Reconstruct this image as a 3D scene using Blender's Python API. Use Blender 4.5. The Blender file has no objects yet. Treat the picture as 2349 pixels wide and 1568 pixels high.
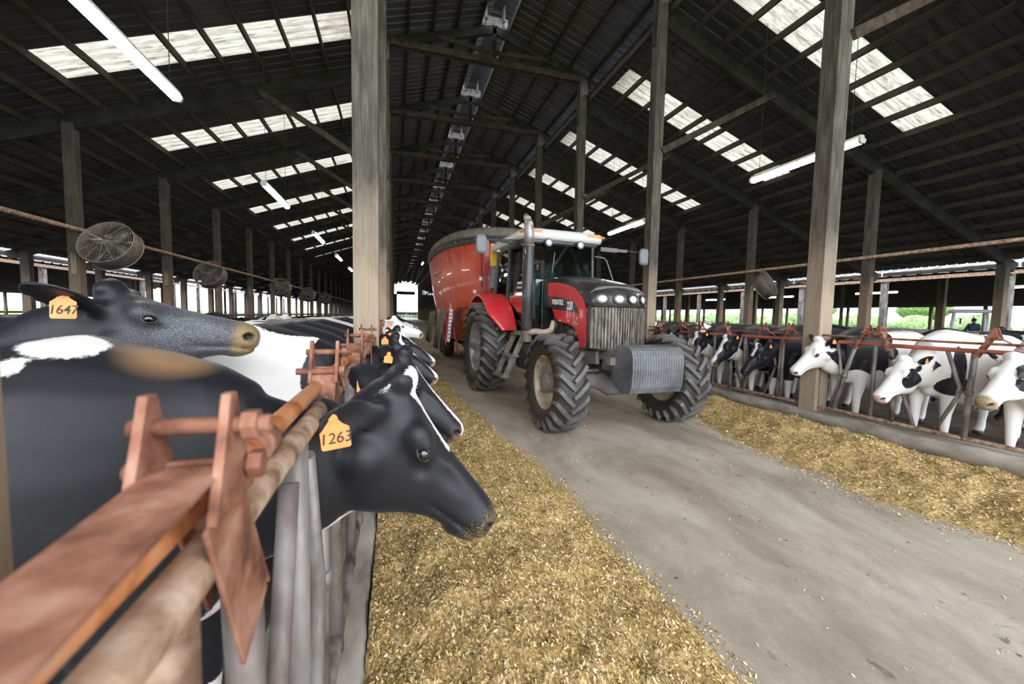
import bpy, bmesh, math, random
import numpy as np
from mathutils import Vector, Matrix
C = bpy.context.scene
COL = C.collection
random.seed(7); np.random.seed(7)
# ------------------------------------------------------------------ camera
F_PX, YAW, PIT, ROL = 913.33, .28640, .06630, -.01890
cam_d = bpy.data.cameras.new('camera'); cam = bpy.data.objects.new('camera', cam_d); COL.objects.link(cam)
cam_d.sensor_width = 36; cam_d.lens = F_PX/2349*36; cam_d.clip_start = .02; cam_d.clip_end = 600
cam_d.dof.use_dof = True; cam_d.dof.focus_distance = 2.6; cam_d.dof.aperture_fstop = 2.6
_r0 = Vector((math.cos(YAW), -math.sin(YAW), 0)); _u0 = Vector((math.sin(YAW)*math.sin(PIT), math.cos(YAW)*math.sin(PIT), math.cos(PIT)))
_f = Vector((math.sin(YAW)*math.cos(PIT), math.cos(YAW)*math.cos(PIT), -math.sin(PIT)))
_R = _r0*math.cos(ROL)-_u0*math.sin(ROL); _U = _r0*math.sin(ROL)+_u0*math.cos(ROL)
cam.matrix_world = Matrix(((_R.x, _U.x, -_f.x, 0), (_R.y, _U.y, -_f.y, 0), (_R.z, _U.z, -_f.z, 1.6), (0, 0, 0, 1)))
C.camera = cam
# ------------------------------------------------------------------ world: bright overcast sky
w = bpy.data.worlds.new('overcast_sky'); C.world = w; w.use_nodes = True
bg = w.node_tree.nodes['Background']; bg.inputs[0].default_value = (.87, .925, 1, 1); bg.inputs[1].default_value = 3.6
C.view_settings.view_transform = 'Standard'; C.view_settings.look = 'None'; C.view_settings.gamma = 1
C.view_settings.exposure = .88
C.cycles.max_bounces = 6; C.cycles.diffuse_bounces = 4; C.cycles.glossy_bounces = 3; C.cycles.transmission_bounces = 5
C.cycles.transparent_max_bounces = 6; C.cycles.sample_clamp_indirect = 6
C.cycles.use_denoising = True
LAMP = 26.0
# ------------------------------------------------------------------ geometry helpers
def V(*a): return Vector(a)
def rotm(rx=0, ry=0, rz=0):
    return (Matrix.Rotation(rz, 3, 'Z') @ Matrix.Rotation(ry, 3, 'Y') @ Matrix.Rotation(rx, 3, 'X'))
class MB:
    def __init__(s): s.v = []; s.f = []; s.sm = []; s.mi = []
    def add(s, vs, fs, smooth=False, mi=0):
        o = len(s.v); s.v.extend([tuple(p) for p in vs])
        for f in fs: s.f.append(tuple(i+o for i in f)); s.sm.append(smooth); s.mi.append(mi)
        return s
    def box(s, c, d, rot=None, mi=0):
        c = Vector(c); vs = []
        for z in (-.5, .5):
            for y in (-.5, .5):
                for x in (-.5, .5):
                    p = Vector((x*d[0], y*d[1], z*d[2]))
                    if rot is not None: p = rot @ p
                    vs.append(c+p)
        return s.add(vs, [(0, 2, 3, 1), (4, 5, 7, 6), (0, 1, 5, 4), (2, 6, 7, 3), (0, 4, 6, 2), (1, 3, 7, 5)], False, mi)
    def beam(s, p0, p1, wd, ht, up=(0, 0, 1), mi=0):
        p0 = Vector(p0); p1 = Vector(p1); d = (p1-p0); L = d.length; d.normalize()
        up = Vector(up)
        if abs(d.dot(up)) > .99: up = Vector((0, 1, 0))
        sd = d.cross(up).normalized(); u = sd.cross(d)
        M = Matrix((d, sd, u)).transposed()
        return s.box((p0+p1)/2, (L, wd, ht), M, mi)
    def tube(s, pts, r, n=10, cap=True, smooth=True, mi=0):
        pts = [Vector(p) for p in pts]; k = len(pts)
        rs = [r]*k if not hasattr(r, '__len__') else list(r)
        rings = []; prev = None
        for i in range(k):
            t = (pts[min(i+1, k-1)]-pts[max(i-1, 0)]).normalized()
            if prev is None:
                a = Vector((0, 0, 1)) if abs(t.z) < .9 else Vector((1, 0, 0))
                nx = t.cross(a).normalized()
            else:
                nx = (prev - t*prev.dot(t)).normalized()
            ny = t.cross(nx); prev = nx
            rings.append([pts[i]+(nx*math.cos(2*math.pi*j/n)+ny*math.sin(2*math.pi*j/n))*rs[i] for j in range(n)])
        return s.loft(rings, cap, smooth, mi)
    def loft(s, rings, cap=True, smooth=True, mi=0, closed=True):
        n = len(rings[0]); vs = [p for r in rings for p in r]; fs = []
        for i in range(len(rings)-1):
            for j in range(n if closed else n-1):
                a = i*n+j; b = i*n+(j+1) % n
                fs.append((a, b, b+n, a+n))
        s.add(vs, fs, smooth, mi)
        if cap:
            o = len(s.v)-len(vs)
            s.f.append(tuple(o+j for j in range(n))[::-1]); s.sm.append(False); s.mi.append(mi)
            m = o+(len(rings)-1)*n
            s.f.append(tuple(m+j for j in range(n))); s.sm.append(False); s.mi.append(mi)
        return s
    def lathe(s, prof, c=(0, 0, 0), axis='Z', n=32, smooth=True, mi=0, closed=False):
        c = Vector(c); rings = []
        for (r, h) in prof:
            ring = []
            for j in range(n):
                a = 2*math.pi*j/n; x = r*math.cos(a); y = r*math.sin(a)
                p = {'Z': (x, y, h), 'Y': (y, h, x), 'X': (h, x, y)}[axis]
                ring.append(c+Vector(p))
            rings.append(ring)
        if closed: rings.append(rings[0])
        return s.loft(rings, not closed, smooth, mi)
    def prism(s, poly, h0, h1, axis='Y', mi=0, c=(0, 0, 0), smooth=False):
        # poly in the plane normal to axis; 'Y': (x,z), 'X': (y,z), 'Z': (x,y)
        c = Vector(c); mp = {'Y': lambda a, b, h: (a, h, b), 'X': lambda a, b, h: (h, a, b), 'Z': lambda a, b, h: (a, b, h)}[axis]
        n = len(poly); vs = [c+Vector(mp(a, b, h0)) for a, b in poly]+[c+Vector(mp(a, b, h1)) for a, b in poly]
        s.add(vs, [(i, (i+1) % n, (i+1) % n+n, i+n) for i in range(n)], smooth, mi)
        s.add(vs, [tuple(range(n))[::-1], tuple(range(n, 2*n))], False, mi)
        return s
    def sphere(s, c, r, n=12, mi=0):
        c = Vector(c); r = Vector(r) if hasattr(r, '__len__') else Vector((r, r, r)); rings = []
        for i in range(n//2+1):
            t = math.pi*i/(n//2); t = min(max(t, .02), math.pi-.02)
            rings.append([c+Vector((r.x*math.sin(t)*math.cos(2*math.pi*j/n), r.y*math.sin(t)*math.sin(2*math.pi*j/n), r.z*math.cos(t))) for j in range(n)])
        return s.loft(rings, True, True, mi)
    def build(s, name, mats, parent=None, bevel=0, fix=True, loc=None):
        me = bpy.data.meshes.new(name); me.from_pydata(s.v, [], s.f)
        me.polygons.foreach_set('use_smooth', s.sm)
        if not isinstance(mats, (list, tuple)): mats = [mats]
        for m in mats: me.materials.append(m)
        if len(mats) > 1: me.polygons.foreach_set('material_index', s.mi)
        if fix:
            b = bmesh.new(); b.from_mesh(me); bmesh.ops.recalc_face_normals(b, faces=b.faces); b.to_mesh(me); b.free()
        o = bpy.data.objects.new(name, me); COL.objects.link(o)
        if parent is not None: o.parent = parent
        if loc is not None: o.location = loc
        if bevel:
            m = o.modifiers.new('bevel', 'BEVEL'); m.width = bevel; m.segments = 2; m.limit_method = 'ANGLE'; m.angle_limit = .7
            m.harden_normals = False
        return o
def tag(o, label=None, cat=None, group=None, kind=None):
    if label: o['label'] = label
    if cat: o['category'] = cat
    if group: o['group'] = group
    if kind: o['kind'] = kind
    return o
def empty(name, loc=(0, 0, 0), rz=0):
    o = bpy.data.objects.new(name, None); COL.objects.link(o); o.location = loc; o.rotation_euler = (0, 0, rz); o.empty_display_size = .1
    return o
def copy_tree(o, parent=None):
    c = o.copy(); COL.objects.link(c)
    if parent is not None: c.parent = parent
    for ch in list(o.children): copy_tree(ch, c)
    return c
ORD = ['nearest', 'second', 'third', 'fourth', 'fifth', 'sixth', 'seventh', 'eighth', 'ninth', 'tenth', 'eleventh', 'twelfth']
def nth(i): return 'nearest' if i == 0 else ORD[i]+' nearest'
# ------------------------------------------------------------------ materials
MATS = {}
def newmat(name):
    m = bpy.data.materials.new(name); m.use_nodes = True; MATS[name] = m
    nt = m.node_tree; return m, nt, nt.nodes['Principled BSDF']
def N(nt, typ, **kw):
    n = nt.nodes.new(typ)
    for k, v in kw.items(): setattr(n, k, v)
    return n
def ramp(nt, fac, stops):
    r = N(nt, 'ShaderNodeValToRGB'); e = r.color_ramp.elements
    while len(e) < len(stops): e.new(.5)
    for i, (p, c) in enumerate(stops): e[i].position = p; e[i].color = (*c, 1) if len(c) == 3 else c
    nt.links.new(fac, r.inputs[0]); return r.outputs[0]
def coords(nt, kind='Object', scale=(1, 1, 1)):
    tc = N(nt, 'ShaderNodeTexCoord'); mp = N(nt, 'ShaderNodeMapping'); mp.inputs['Scale'].default_value = scale
    if kind == 'World':
        g = N(nt, 'ShaderNodeNewGeometry'); nt.links.new(g.outputs['Position'], mp.inputs[0])
    else: nt.links.new(tc.outputs[kind], mp.inputs[0])
    return mp.outputs[0]
def noise(nt, vec, scale, detail=4, rough=.55, dist=0):
    n = N(nt, 'ShaderNodeTexNoise'); n.inputs['Scale'].default_value = scale; n.inputs['Detail'].default_value = detail
    n.inputs['Roughness'].default_value = rough; n.inputs['Distortion'].default_value = dist
    nt.links.new(vec, n.inputs['Vector']); return n.outputs['Fac']
def mixc(nt, fac, a, b):
    m = N(nt, 'ShaderNodeMix', data_type='RGBA')
    for s, v in ((m.inputs[0], fac), (m.inputs[6], a), (m.inputs[7], b)):
        if isinstance(v, bpy.types.NodeSocket): nt.links.new(v, s)
        elif isinstance(v, (int, float)): s.default_value = v
        else: s.default_value = (*v, 1)
    return m.outputs[2]
def maths(nt, op, a, b=0.0, clamp=False):
    m = N(nt, 'ShaderNodeMath', operation=op); m.use_clamp = clamp
    for s, v in ((m.inputs[0], a), (m.inputs[1], b)):
        if isinstance(v, bpy.types.NodeSocket): nt.links.new(v, s)
        else: s.default_value = v
    return m.outputs[0]
def bump(nt, b, h, strength=.4, dist=.01):
    n = N(nt, 'ShaderNodeBump'); n.inputs['Strength'].default_value = strength; n.inputs['Distance'].default_value = dist
    nt.links.new(h, n.inputs['Height']); nt.links.new(n.outputs[0], b.inputs['Normal'])
def pmat(name, cols, scale=8, rough=.6, metal=0, bmp=.3, stretch=(1, 1, 1), kind='Object', dist=.004, spec=.5, detail=5, lo=.35, hi=.68, bscale=None):
    m, nt, b = newmat(name); v = coords(nt, kind, stretch); n = noise(nt, v, scale, detail)
    st = [(lo+(hi-lo)*i/max(1, len(cols)-1), c) for i, c in enumerate(cols)] if len(cols) > 1 else [(0, cols[0]), (1, cols[0])]
    nt.links.new(ramp(nt, n, st), b.inputs['Base Color'])
    b.inputs['Roughness'].default_value = rough; b.inputs['Metallic'].default_value = metal
    b.inputs['Specular IOR Level'].default_value = spec
    if bmp:
        nb = noise(nt, v, bscale or scale*3, 4); bump(nt, b, nb, bmp, dist)
    return m
def emat(name, col, strength):
    m, nt, b = newmat(name); b.inputs['Emission Color'].default_value = (*col, 1); b.inputs['Emission Strength'].default_value = strength
    b.inputs['Base Color'].default_value = (*col, 1); return m

# timber: grey brown with long grain, rubbed pale and tan up to cow height
def wood(name, dark, mid, tan, rub=True):
    m, nt, b = newmat(name); v = coords(nt, 'Object', (26, 26, 1.1)); n = noise(nt, v, 1.6, 6, .6)
    v2 = coords(nt, 'Object', (3, 3, .8)); n2 = noise(nt, v2, 2, 4)
    c = ramp(nt, n, [(.3, dark), (.62, mid), (.8, tuple(x*1.25 for x in mid))])
    c = mixc(nt, ramp(nt, n2, [(.4, (0, 0, 0)), (.7, (.7, .7, .7))]), c, tuple(x*.6 for x in dark))
    if rub:
        g = N(nt, 'ShaderNodeNewGeometry'); sp = N(nt, 'ShaderNodeSeparateXYZ'); nt.links.new(g.outputs['Position'], sp.inputs[0])
        z = maths(nt, 'ADD', sp.outputs[2], maths(nt, 'MULTIPLY', n2, 1.6))
        k = N(nt, 'ShaderNodeMapRange'); k.inputs[1].default_value = 4.0; k.inputs[2].default_value = 2.8
        k.inputs[3].default_value = 0; k.inputs[4].default_value = 1; nt.links.new(z, k.inputs[0])
        tt = mixc(nt, n, tuple(x*.62 for x in tan), tuple(min(1, x*1.2) for x in tan))
        c = mixc(nt, k.outputs[0], c, tt)
    nt.links.new(c, b.inputs['Base Color']); b.inputs['Roughness'].default_value = .85; b.inputs['Specular IOR Level'].default_value = .25
    bump(nt, b, n, .5, .004); return m
M_post = wood('weathered_timber', (.065, .055, .045), (.17, .15, .125), (.37, .285, .205))
M_postd = wood('dark_timber', (.05, .042, .034), (.12, .10, .082), (.22, .16, .11))
M_steel = pmat('dark_painted_rafter', [(.022, .02, .018), (.05, .045, .038)], 2.5, .75, 0, .2, (1, 1, 1), 'World', .003, .3)
M_purlin = pmat('dark_purlin', [(.035, .03, .022), (.085, .07, .05)], 4, .8, 0, .2, (4, .6, 4), 'World', .003, .3)
M_tie = pmat('rusty_tie_beam', [(.04, .03, .025), (.11, .075, .055)], 3, .85, 0, .4, (2, 2, 2), 'World', .004, .3)
M_wall = pmat('dark_cladding', [(.03, .03, .03), (.06, .058, .055)], 2, .8, 0, .1, (1, 1, 1), 'World')
def sheetmat(name='roof_sheet', k=1.0):
    m, nt, b = newmat(name); v = coords(nt, 'World', (.35, 5, 1)); n = noise(nt, v, 1.3, 5, .6)
    v2 = coords(nt, 'World', (1, 1, 1)); n2 = noise(nt, v2, 1.1, 5, .65)
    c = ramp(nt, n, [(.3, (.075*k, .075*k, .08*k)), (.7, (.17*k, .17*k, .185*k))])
    r = ramp(nt, n2, [(.66, (0, 0, 0)), (.72, (1, 1, 1))])
    c = mixc(nt, r, c, (.09, .05, .035)); nt.links.new(c, b.inputs['Base Color'])
    b.inputs['Roughness'].default_value = .45; b.inputs['Metallic'].default_value = .35; return m
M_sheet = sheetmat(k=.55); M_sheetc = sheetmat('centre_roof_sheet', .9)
def skymat():
    m, nt, b = newmat('skylight_fibreglass'); nt.nodes.remove(b)
    v = coords(nt, 'World', (1.2, 7, 1)); n = noise(nt, v, 1.8, 6, .65, .6); v2 = coords(nt, 'World', (3, 3, 3)); n2 = noise(nt, v2, 7, 5, .7)
    g = N(nt, 'ShaderNodeNewGeometry'); sp = N(nt, 'ShaderNodeSeparateXYZ'); nt.links.new(g.outputs['Position'], sp.inputs[0])
    c = ramp(nt, n, [(.33, (.11, .095, .07)), (.50, (.22, .205, .17)), (.72, (.285, .275, .24))])
    # mould at the upper end of each sheet
    k = N(nt, 'ShaderNodeMapRange'); k.inputs[1].default_value = 8.85; k.inputs[2].default_value = 9.35; nt.links.new(sp.outputs[2], k.inputs[0])
    mo = maths(nt, 'MULTIPLY', ramp(nt, n2, [(.42, (0, 0, 0)), (.6, (1, 1, 1))]), k.outputs[0])
    c = mixc(nt, mo, c, (.12, .09, .05))
    t = N(nt, 'ShaderNodeBsdfTranslucent'); d = N(nt, 'ShaderNodeBsdfDiffuse'); mx = N(nt, 'ShaderNodeMixShader'); mx.inputs[0].default_value = .18
    nt.links.new(c, t.inputs[0]); nt.links.new(c, d.inputs[0]); nt.links.new(t.outputs[0], mx.inputs[1]); nt.links.new(d.outputs[0], mx.inputs[2])
    nt.links.new(mx.outputs[0], nt.nodes['Material Output'].inputs[0]); return m
M_sky = skymat()
def concrete():
    m, nt, b = newmat('worn_concrete'); v = coords(nt, 'World', (1, .45, 1)); n = noise(nt, v, 1.1, 8, .68, .4)
    v2 = coords(nt, 'World'); n2 = noise(nt, v2, 26, 5, .7); n3 = noise(nt, v2, 5.5, 6, .7, .5)
    c = ramp(nt, n, [(.28, (.14, .11, .08)), (.45, (.31, .26, .205)), (.62, (.50, .435, .36))])
    c = mixc(nt, maths(nt, 'MULTIPLY', n2, .5), c, (.30, .25, .19))
    sp = ramp(nt, n3, [(.64, (0, 0, 0)), (.69, (.7, .7, .7))]); c = mixc(nt, sp, c, (.10, .085, .065))
    vo = N(nt, 'ShaderNodeTexVoronoi'); vo.inputs['Scale'].default_value = 5; nt.links.new(v2, vo.inputs['Vector'])
    dots = ramp(nt, vo.outputs['Distance'], [(.045, (1, 1, 1)), (.075, (0, 0, 0))]); c = mixc(nt, maths(nt, 'MULTIPLY', dots, .75), c, (.04, .033, .025))
    nt.links.new(c, b.inputs['Base Color']); b.inputs['Roughness'].default_value = .72; b.inputs['Specular IOR Level'].default_value = .35
    bump(nt, b, n2, .35, .006); return m
M_conc = concrete()
M_curb = pmat('kerb_concrete', [(.20, .165, .135), (.33, .285, .24), (.42, .38, .33)], 5, .9, 0, .6, (1, .5, 1), 'World', .008, .3)
M_slurry = pmat('wet_slurry_floor', [(.045, .032, .022), (.10, .075, .052)], 3, .5, 0, .6, (1, 1, 1), 'World', .02)
M_field = pmat('field_grass', [(.05, .10, .02), (.12, .20, .05)], .5, .9, 0, 0, (1, 1, 1), 'World')
M_leaf = pmat('hedge_leaves', [(.05, .10, .025), (.13, .22, .06), (.25, .34, .13)], 3.5, .7, 0, .8, (1, 1, 1), 'World', .05)
M_rust = pmat('rusty_steel', [(.12, .045, .028), (.27, .115, .07), (.40, .22, .155)], 14, .72, .1, .5, (1, 1, 1), 'World', .003, .35)
M_orange = pmat('rubbed_orange_steel', [(.26, .08, .03), (.50, .19, .07), (.42, .23, .14)], 14, .5, .15, .4, (1, 1, 1), 'World', .002, .45)
M_tanpipe = pmat('worn_tan_steel', [(.15, .085, .05), (.34, .22, .145), (.46, .36, .29)], 16, .6, .15, .4, (1, 1, 1), 'World', .002, .4)
M_galv = pmat('galvanised_tube', [(.10, .08, .065), (.22, .195, .18), (.30, .285, .28)], 9, .5, .35, .3, (1, 1, .35), 'World', .002)
M_galvd = pmat('dirty_galvanised_tube', [(.07, .05, .045), (.19, .155, .14), (.30, .27, .26)], 8, .6, .2, .4, (1, 1, .5), 'World', .002)
M_redrail = pmat('red_oxide_rail', [(.20, .07, .045), (.46, .11, .07), (.40, .20, .15)], 6, .65, .1, .3, (1, .4, 1), 'World', .002, .4)
# ================================================================== barn shell
B, Y0 = 4.42, .287
XR, XL, XC = 6.44, -.30, 3.18
XRO, XLO = 14.48, -8.12
def KY(k): return Y0+B*k
NK = 27
YN, YF = KY(-1)-.3, KY(NK)
SL = .347
def zout(X):                       # underside of purlins on the outer roofs
    a = abs(X-XC)-3.56; return 9.25-SL*a
def zcen(X): return 11.19-.31*abs(X-XC)
EAVE = 18.9                        # distance of the eave from the middle
# floor and ground
f = MB().box((XC, (YF-8)/2, -.05), (7.6, YF+8, .1)).build('floor', M_conc); tag(f, kind='structure')
for nm, x0, x1 in (('ground_left', -60, XC-3.8), ('ground_right', XC+3.8, 66)):
    g = MB().box(((x0+x1)/2, (YF-8)/2, -.06), (x1-x0, YF+8, .1)).build(nm, M_slurry); tag(g, kind='structure')
g = MB().box((0, 200, -.16), (900, 900, .1)).build('ground', M_field); tag(g, kind='structure')
# corrugated sheets
def sheet(name, side, xa, xb, zf, ya, yb, mat, th=.0, off=.17, pitch=.295):
    """corrugated sheet between distances xa..xb from the middle and ya..yb"""
    ys = []; y = ya; n = max(1, round((yb-ya)/pitch)); p = (yb-ya)/n
    prof = []
    for i in range(n):
        y = ya+i*p
        prof += [(y, 0), (y+p*.74, 0), (y+p*.80, .032), (y+p*.94, .032)]
    prof.append((yb, 0))
    vs = []; m = len(prof)
    for a in (xa, xb):
        X = XC+side*a
        for (yy, dz) in prof: vs.append((X, yy, zf(X)+off+dz))
    return vs, [(i, i+1, m+i+1, m+i) for i in range(m-1)]
SKY0, SKY1 = 3.84, 10.68
SKW = 1.06
sk_y = [KY(k)+2.30 for k in range(0, NK)]
for side, nm in ((1, 'right'), (-1, 'left')):
    mb = MB()
    y = YN; d = 0 if side > 0 else -.12
    for sy in sk_y:
        sy = sy+d
        x_in = 3.4 if side > 0 else 3.63
        for (xa, xb, ya, yb) in ((x_in, EAVE+.15, y, sy), (x_in, SKY0, sy, sy+SKW), (SKY1, EAVE+.15, sy, sy+SKW)):
            v, fc = sheet('', side, xa, xb, zout, ya, yb, None); mb.add(v, fc, False)
        y = sy+SKW
    v, fc = sheet('', side, x_in, EAVE+.15, zout, y, YF, None); mb.add(v, fc, False)
    tag(mb.build('ceiling_'+nm, M_sheet, fix=False), kind='structure')
    for i, sy in enumerate(sk_y):
        v, fc = sheet('', side, SKY0, SKY1, zout, sy+d, sy+d+SKW, None)
        o = MB().add(v, fc, False).build('skylight_panel', M_sky, fix=False)
        if i < 8: tag(o, f'translucent ribbed skylight strip, {nth(i)} one in the {nm} roof slope', 'skylight', f'skylights of the {nm} slope')
        else: tag(o, f'small far-off translucent skylight strip deep in the {nm} roof slope', 'skylight', f'skylights of the {nm} slope')
    v, fc = sheet('', side, .46, 4.1, zcen, YN, YF, None, off=.17)
    tag(MB().add(v, fc, False).build('ceiling_centre_'+nm, M_sheetc, fix=False), kind='structure')
# ridge cap: two raised strips leaving the ridge open to the sky
for side, nm in ((1, 'right'), (-1, 'left')):
    vs, fc = sheet('', side, .0, .80, lambda X: 11.80-.31*abs(X-XC), YN, YF, None)
    if True:
        tag(MB().add(vs, fc, False).build('trim_ridge_cap', M_sheet, fix=False), kind='structure')
# ---- trusses (one thing per bay) ----
def zc_top(X): return zcen(X)-.0
def truss(k):
    y = KY(k); r = empty('roof_truss', (0, 0, 0))
    for s, nm in ((1, 'right'), (-1, 'left')):
        m = MB().beam((XC+s*.0, y, zcen(XC)-.14), (XC+s*4.05, y, zcen(XC+4.05)-.14), .10, .26); m.build('centre_rafter', M_steel, r)
        m = MB().beam((XC+s*3.45, y, zout(XC+3.45)-.19), (XC+s*EAVE, y, zout(XC+EAVE)-.19), .13, .36); m.build('outer_rafter', M_steel, r)
        m = MB().beam((XC+s*.06, y-.07, 10.28), (XC+s*1.85, y-.07, zcen(XC+1.85)-.2), .05, .12); m.build('web_strut', M_tie, r)
        if s < 0 and k < 3: continue
        m = MB().beam((XC+s*3.36, y-.16, 5.86), (XC+s*(6.9 if s < 0 else 6.9), y-.16, zout(XC+6.9)-.25), .06, .16); m.build('knee_brace', M_tie, r)
    m = MB().beam((XL-.1, y-.08, 10.0), (XR+.1, y-.08, 10.0), .07, .2)
    m.beam((XL-.1, y+.08, 10.0), (XR+.1, y+.08, 10.0), .07, .2); m.build('tie_beam', M_tie, r)
    MB().box((XC, y, 10.6), (.12, .1, 1.1)).build('king_post', M_steel, r)
    m = MB().box((XC, y, 11.28), (.9, .06, .34)); m.box((XC-.3, y, 11.55), (.05, .3, .5)); m.box((XC+.3, y, 11.55), (.05, .3, .5)); m.beam((XC-.32, y+.2, 11.78), (XC+.32, y+.2, 11.78), .05, .05)
    m.build('ridge_bracket', M_galv, r)
    if k <= 11: tag(r, f'dark roof truss with rusty tie beam, {nth(k-1) if k>=1 else "overhead"} one to the camera', 'roof truss', 'roof trusses')
    else: tag(r, 'small dark roof truss deep in the far part of the barn', 'roof truss', 'roof trusses')
    return r
for k in range(1, NK+1): truss(k)
# ---- purlins: single timbers between the trusses of the near bays, the far ones as one mass ----
cen_x = [.5, 1.24, 2.0, 2.77, 3.58, 4.08]
out_x = [3.50+.79*i for i in range(0, 21)]
proto = {}
def pur(x, y, z, L, nm):
    if nm not in proto:
        proto[nm] = MB().box((0, 0, .085), (.055, L, .17)).build('purlin', M_purlin, None); o = proto[nm]
    else:
        o = proto[nm].copy(); COL.objects.link(o)
    o.location = (x, y, z); return o
far = MB()
for k in range(-1, NK):
    yc = KY(k)+B/2
    for s, nm in ((1, 'right'), (-1, 'left')):
        for i, a in enumerate(cen_x):
            X = XC+s*a
            if 0 <= k < 5:
                tag(pur(X, yc, zcen(X), B-.1, 'c'), f'dark centre roof purlin, {nm} half, {ORD[i].replace("nearest","first")} from the ridge, bay {ORD[k].replace("nearest","first")} from camera', 'purlin', 'centre roof purlins')
            else: far.box((X, yc, zcen(X)+.085), (.055, B, .17))
        for i, a in enumerate(out_x):
            X = XC+s*a
            if 0 <= k < 5:
                tag(pur(X, yc, zout(X), B-.1, 'o'), f'dark purlin under the {nm} outer roof slope in bay {ORD[k].replace("nearest","first")} from the camera', 'purlin', f'{nm} outer purlins, bay {k+1}')
            else: far.box((X, yc, zout(X)+.085), (.055, B, .17))
tag(far.build('distant_purlins', M_purlin), 'rows of dark purlins under the far part of the roof', 'purlins', kind='stuff')
# ---- posts ----
def post(name, x, y, w_, d_, z1, mat, label, group, z0=0, extra=None):
    r = MB().box((0, 0, (z0+z1)/2), (w_, d_, z1-z0)).build(name, mat, None, bevel=.006); r.location = (x, y, 0)
    if extra: extra(r)
    return tag(r, label, 'post', group)
for k in range(0, NK+1):
    for s, nm, X in ((1, 'right', XR), (-1, 'left', XL)):
        if k == 0:
            if s < 0:
                o = MB().box((0, 0, 3.4), (.28, .25, 6.8)).build('timber_post', M_postd); o.location = (-.578, .48, 0)
                tag(o, 'blurred timber post at the left edge of the picture, next to the camera', 'post', 'left aisle posts')
            continue
        lab = (f'tall grey timber post along the {nm} feed fence, {nth(k-1)} to the tractor aisle entrance' if k <= 10 else f'slender far timber post along the {nm} side of the aisle')
        if k == 1 and s < 0: lab = 'big weathered timber post behind the nearest cows, left of the tractor'
        if k == 1 and s > 0: lab = 'big two-toned timber post behind the right feed fence, nearest of its row'
        o = post('timber_post', X, KY(k), .26, .26, 10.0, M_post if k < 4 else M_postd, lab, f'{nm} aisle posts')
        MB().box((0, 0, 9.2), (.34, .1, 1.5)).build('splice_plate', M_steel, o)
    for s, nm, X in ((1, 'right', XRO), (-1, 'left', XLO)):
        if k < 1: continue
        lab = (f'brown timber post under the {nm} roof slope beyond the stalls, {nth(k-1)} of its row' if k <= 10 else f'thin distant timber post under the {nm} roof slope')
        o = post('timber_post', X, KY(k), .24, .24, zout(X)-.2, M_postd, lab, f'{nm} mid-slope posts')
        if k < 8: MB().box((-.02*s, -.135, 2.75), (.13, .04, .55)).build('repair_board', M_post, o)
    for s, nm, X in ((1, 'right', XC+EAVE-.6), (-1, 'left', XC-EAVE+.6)):
        if k < 1: continue
        lab = (f'dark eave post on the {nm} side wall line, {nth(k-1)} of its row' if k <= 8 else f'distant dark eave post on the {nm} side')
        post('eave_post', X, KY(k), .3, .26, zout(X)-.2, M_postd, lab, f'{nm} eave posts')
# long pipes and stall rails
for s, nm, X in ((1, 'right', XRO), (-1, 'left', XLO)):
    o = MB().tube([(X-.16*s, YN+(2 if s > 0 else 6), 3.64), (X-.16*s, YF, 3.64)], .055, 8).build('overhead_pipe', M_tanpipe); tag(o, f'long pipe fixed along the {nm} mid-slope posts above the fans', 'pipe')
    m = MB().tube([(X-.2*s, YN, 1.36), (X-.2*s, YF, 1.36)], .065, 10)
    m.build('stall_neck_rail', M_galvd)
    tag(bpy.data.objects['stall_neck_rail' if s > 0 else 'stall_neck_rail.001'], f'long grey neck rail of the free stalls on the {nm}', 'rail')
    o = MB().box((X+.1*s, (YN+YF)/2, .95), (.06, YF-YN, .5)).build('stall_board', M_purlin); tag(o, f'long dark timber board under the {nm} stall neck rail', 'board')
    # far fence seen under the eaves
    X2 = XC+s*(EAVE-.6); m = MB()
    o = MB().box((X2, (YN+YF)/2, 1.1), (.05, YF-YN, .12)).build('side_rail', M_purlin); tag(o, f'low dark rail between the {nm} eave posts', 'rail')
# far end wall with the open door
mb = MB(); Yw = YF
mb.box((-8.5, Yw, 3.6), (18, .1, 7.2)); mb.box((17, Yw, 3.6), (20, .1, 7.2)); mb.box((3.0, Yw, 7.5), (5.2, .1, 1.0))
tag(mb.build('wall_far', M_wall), kind='structure')
m = MB()
for x in (.5, 5.6): m.box((x, Yw-.1, 3.5), (.12, .12, 7))
m.box((3.05, Yw-.1, 5.2), (5.2, .08, .12)); tag(m.build('door_1', M_steel), kind='structure')
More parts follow.
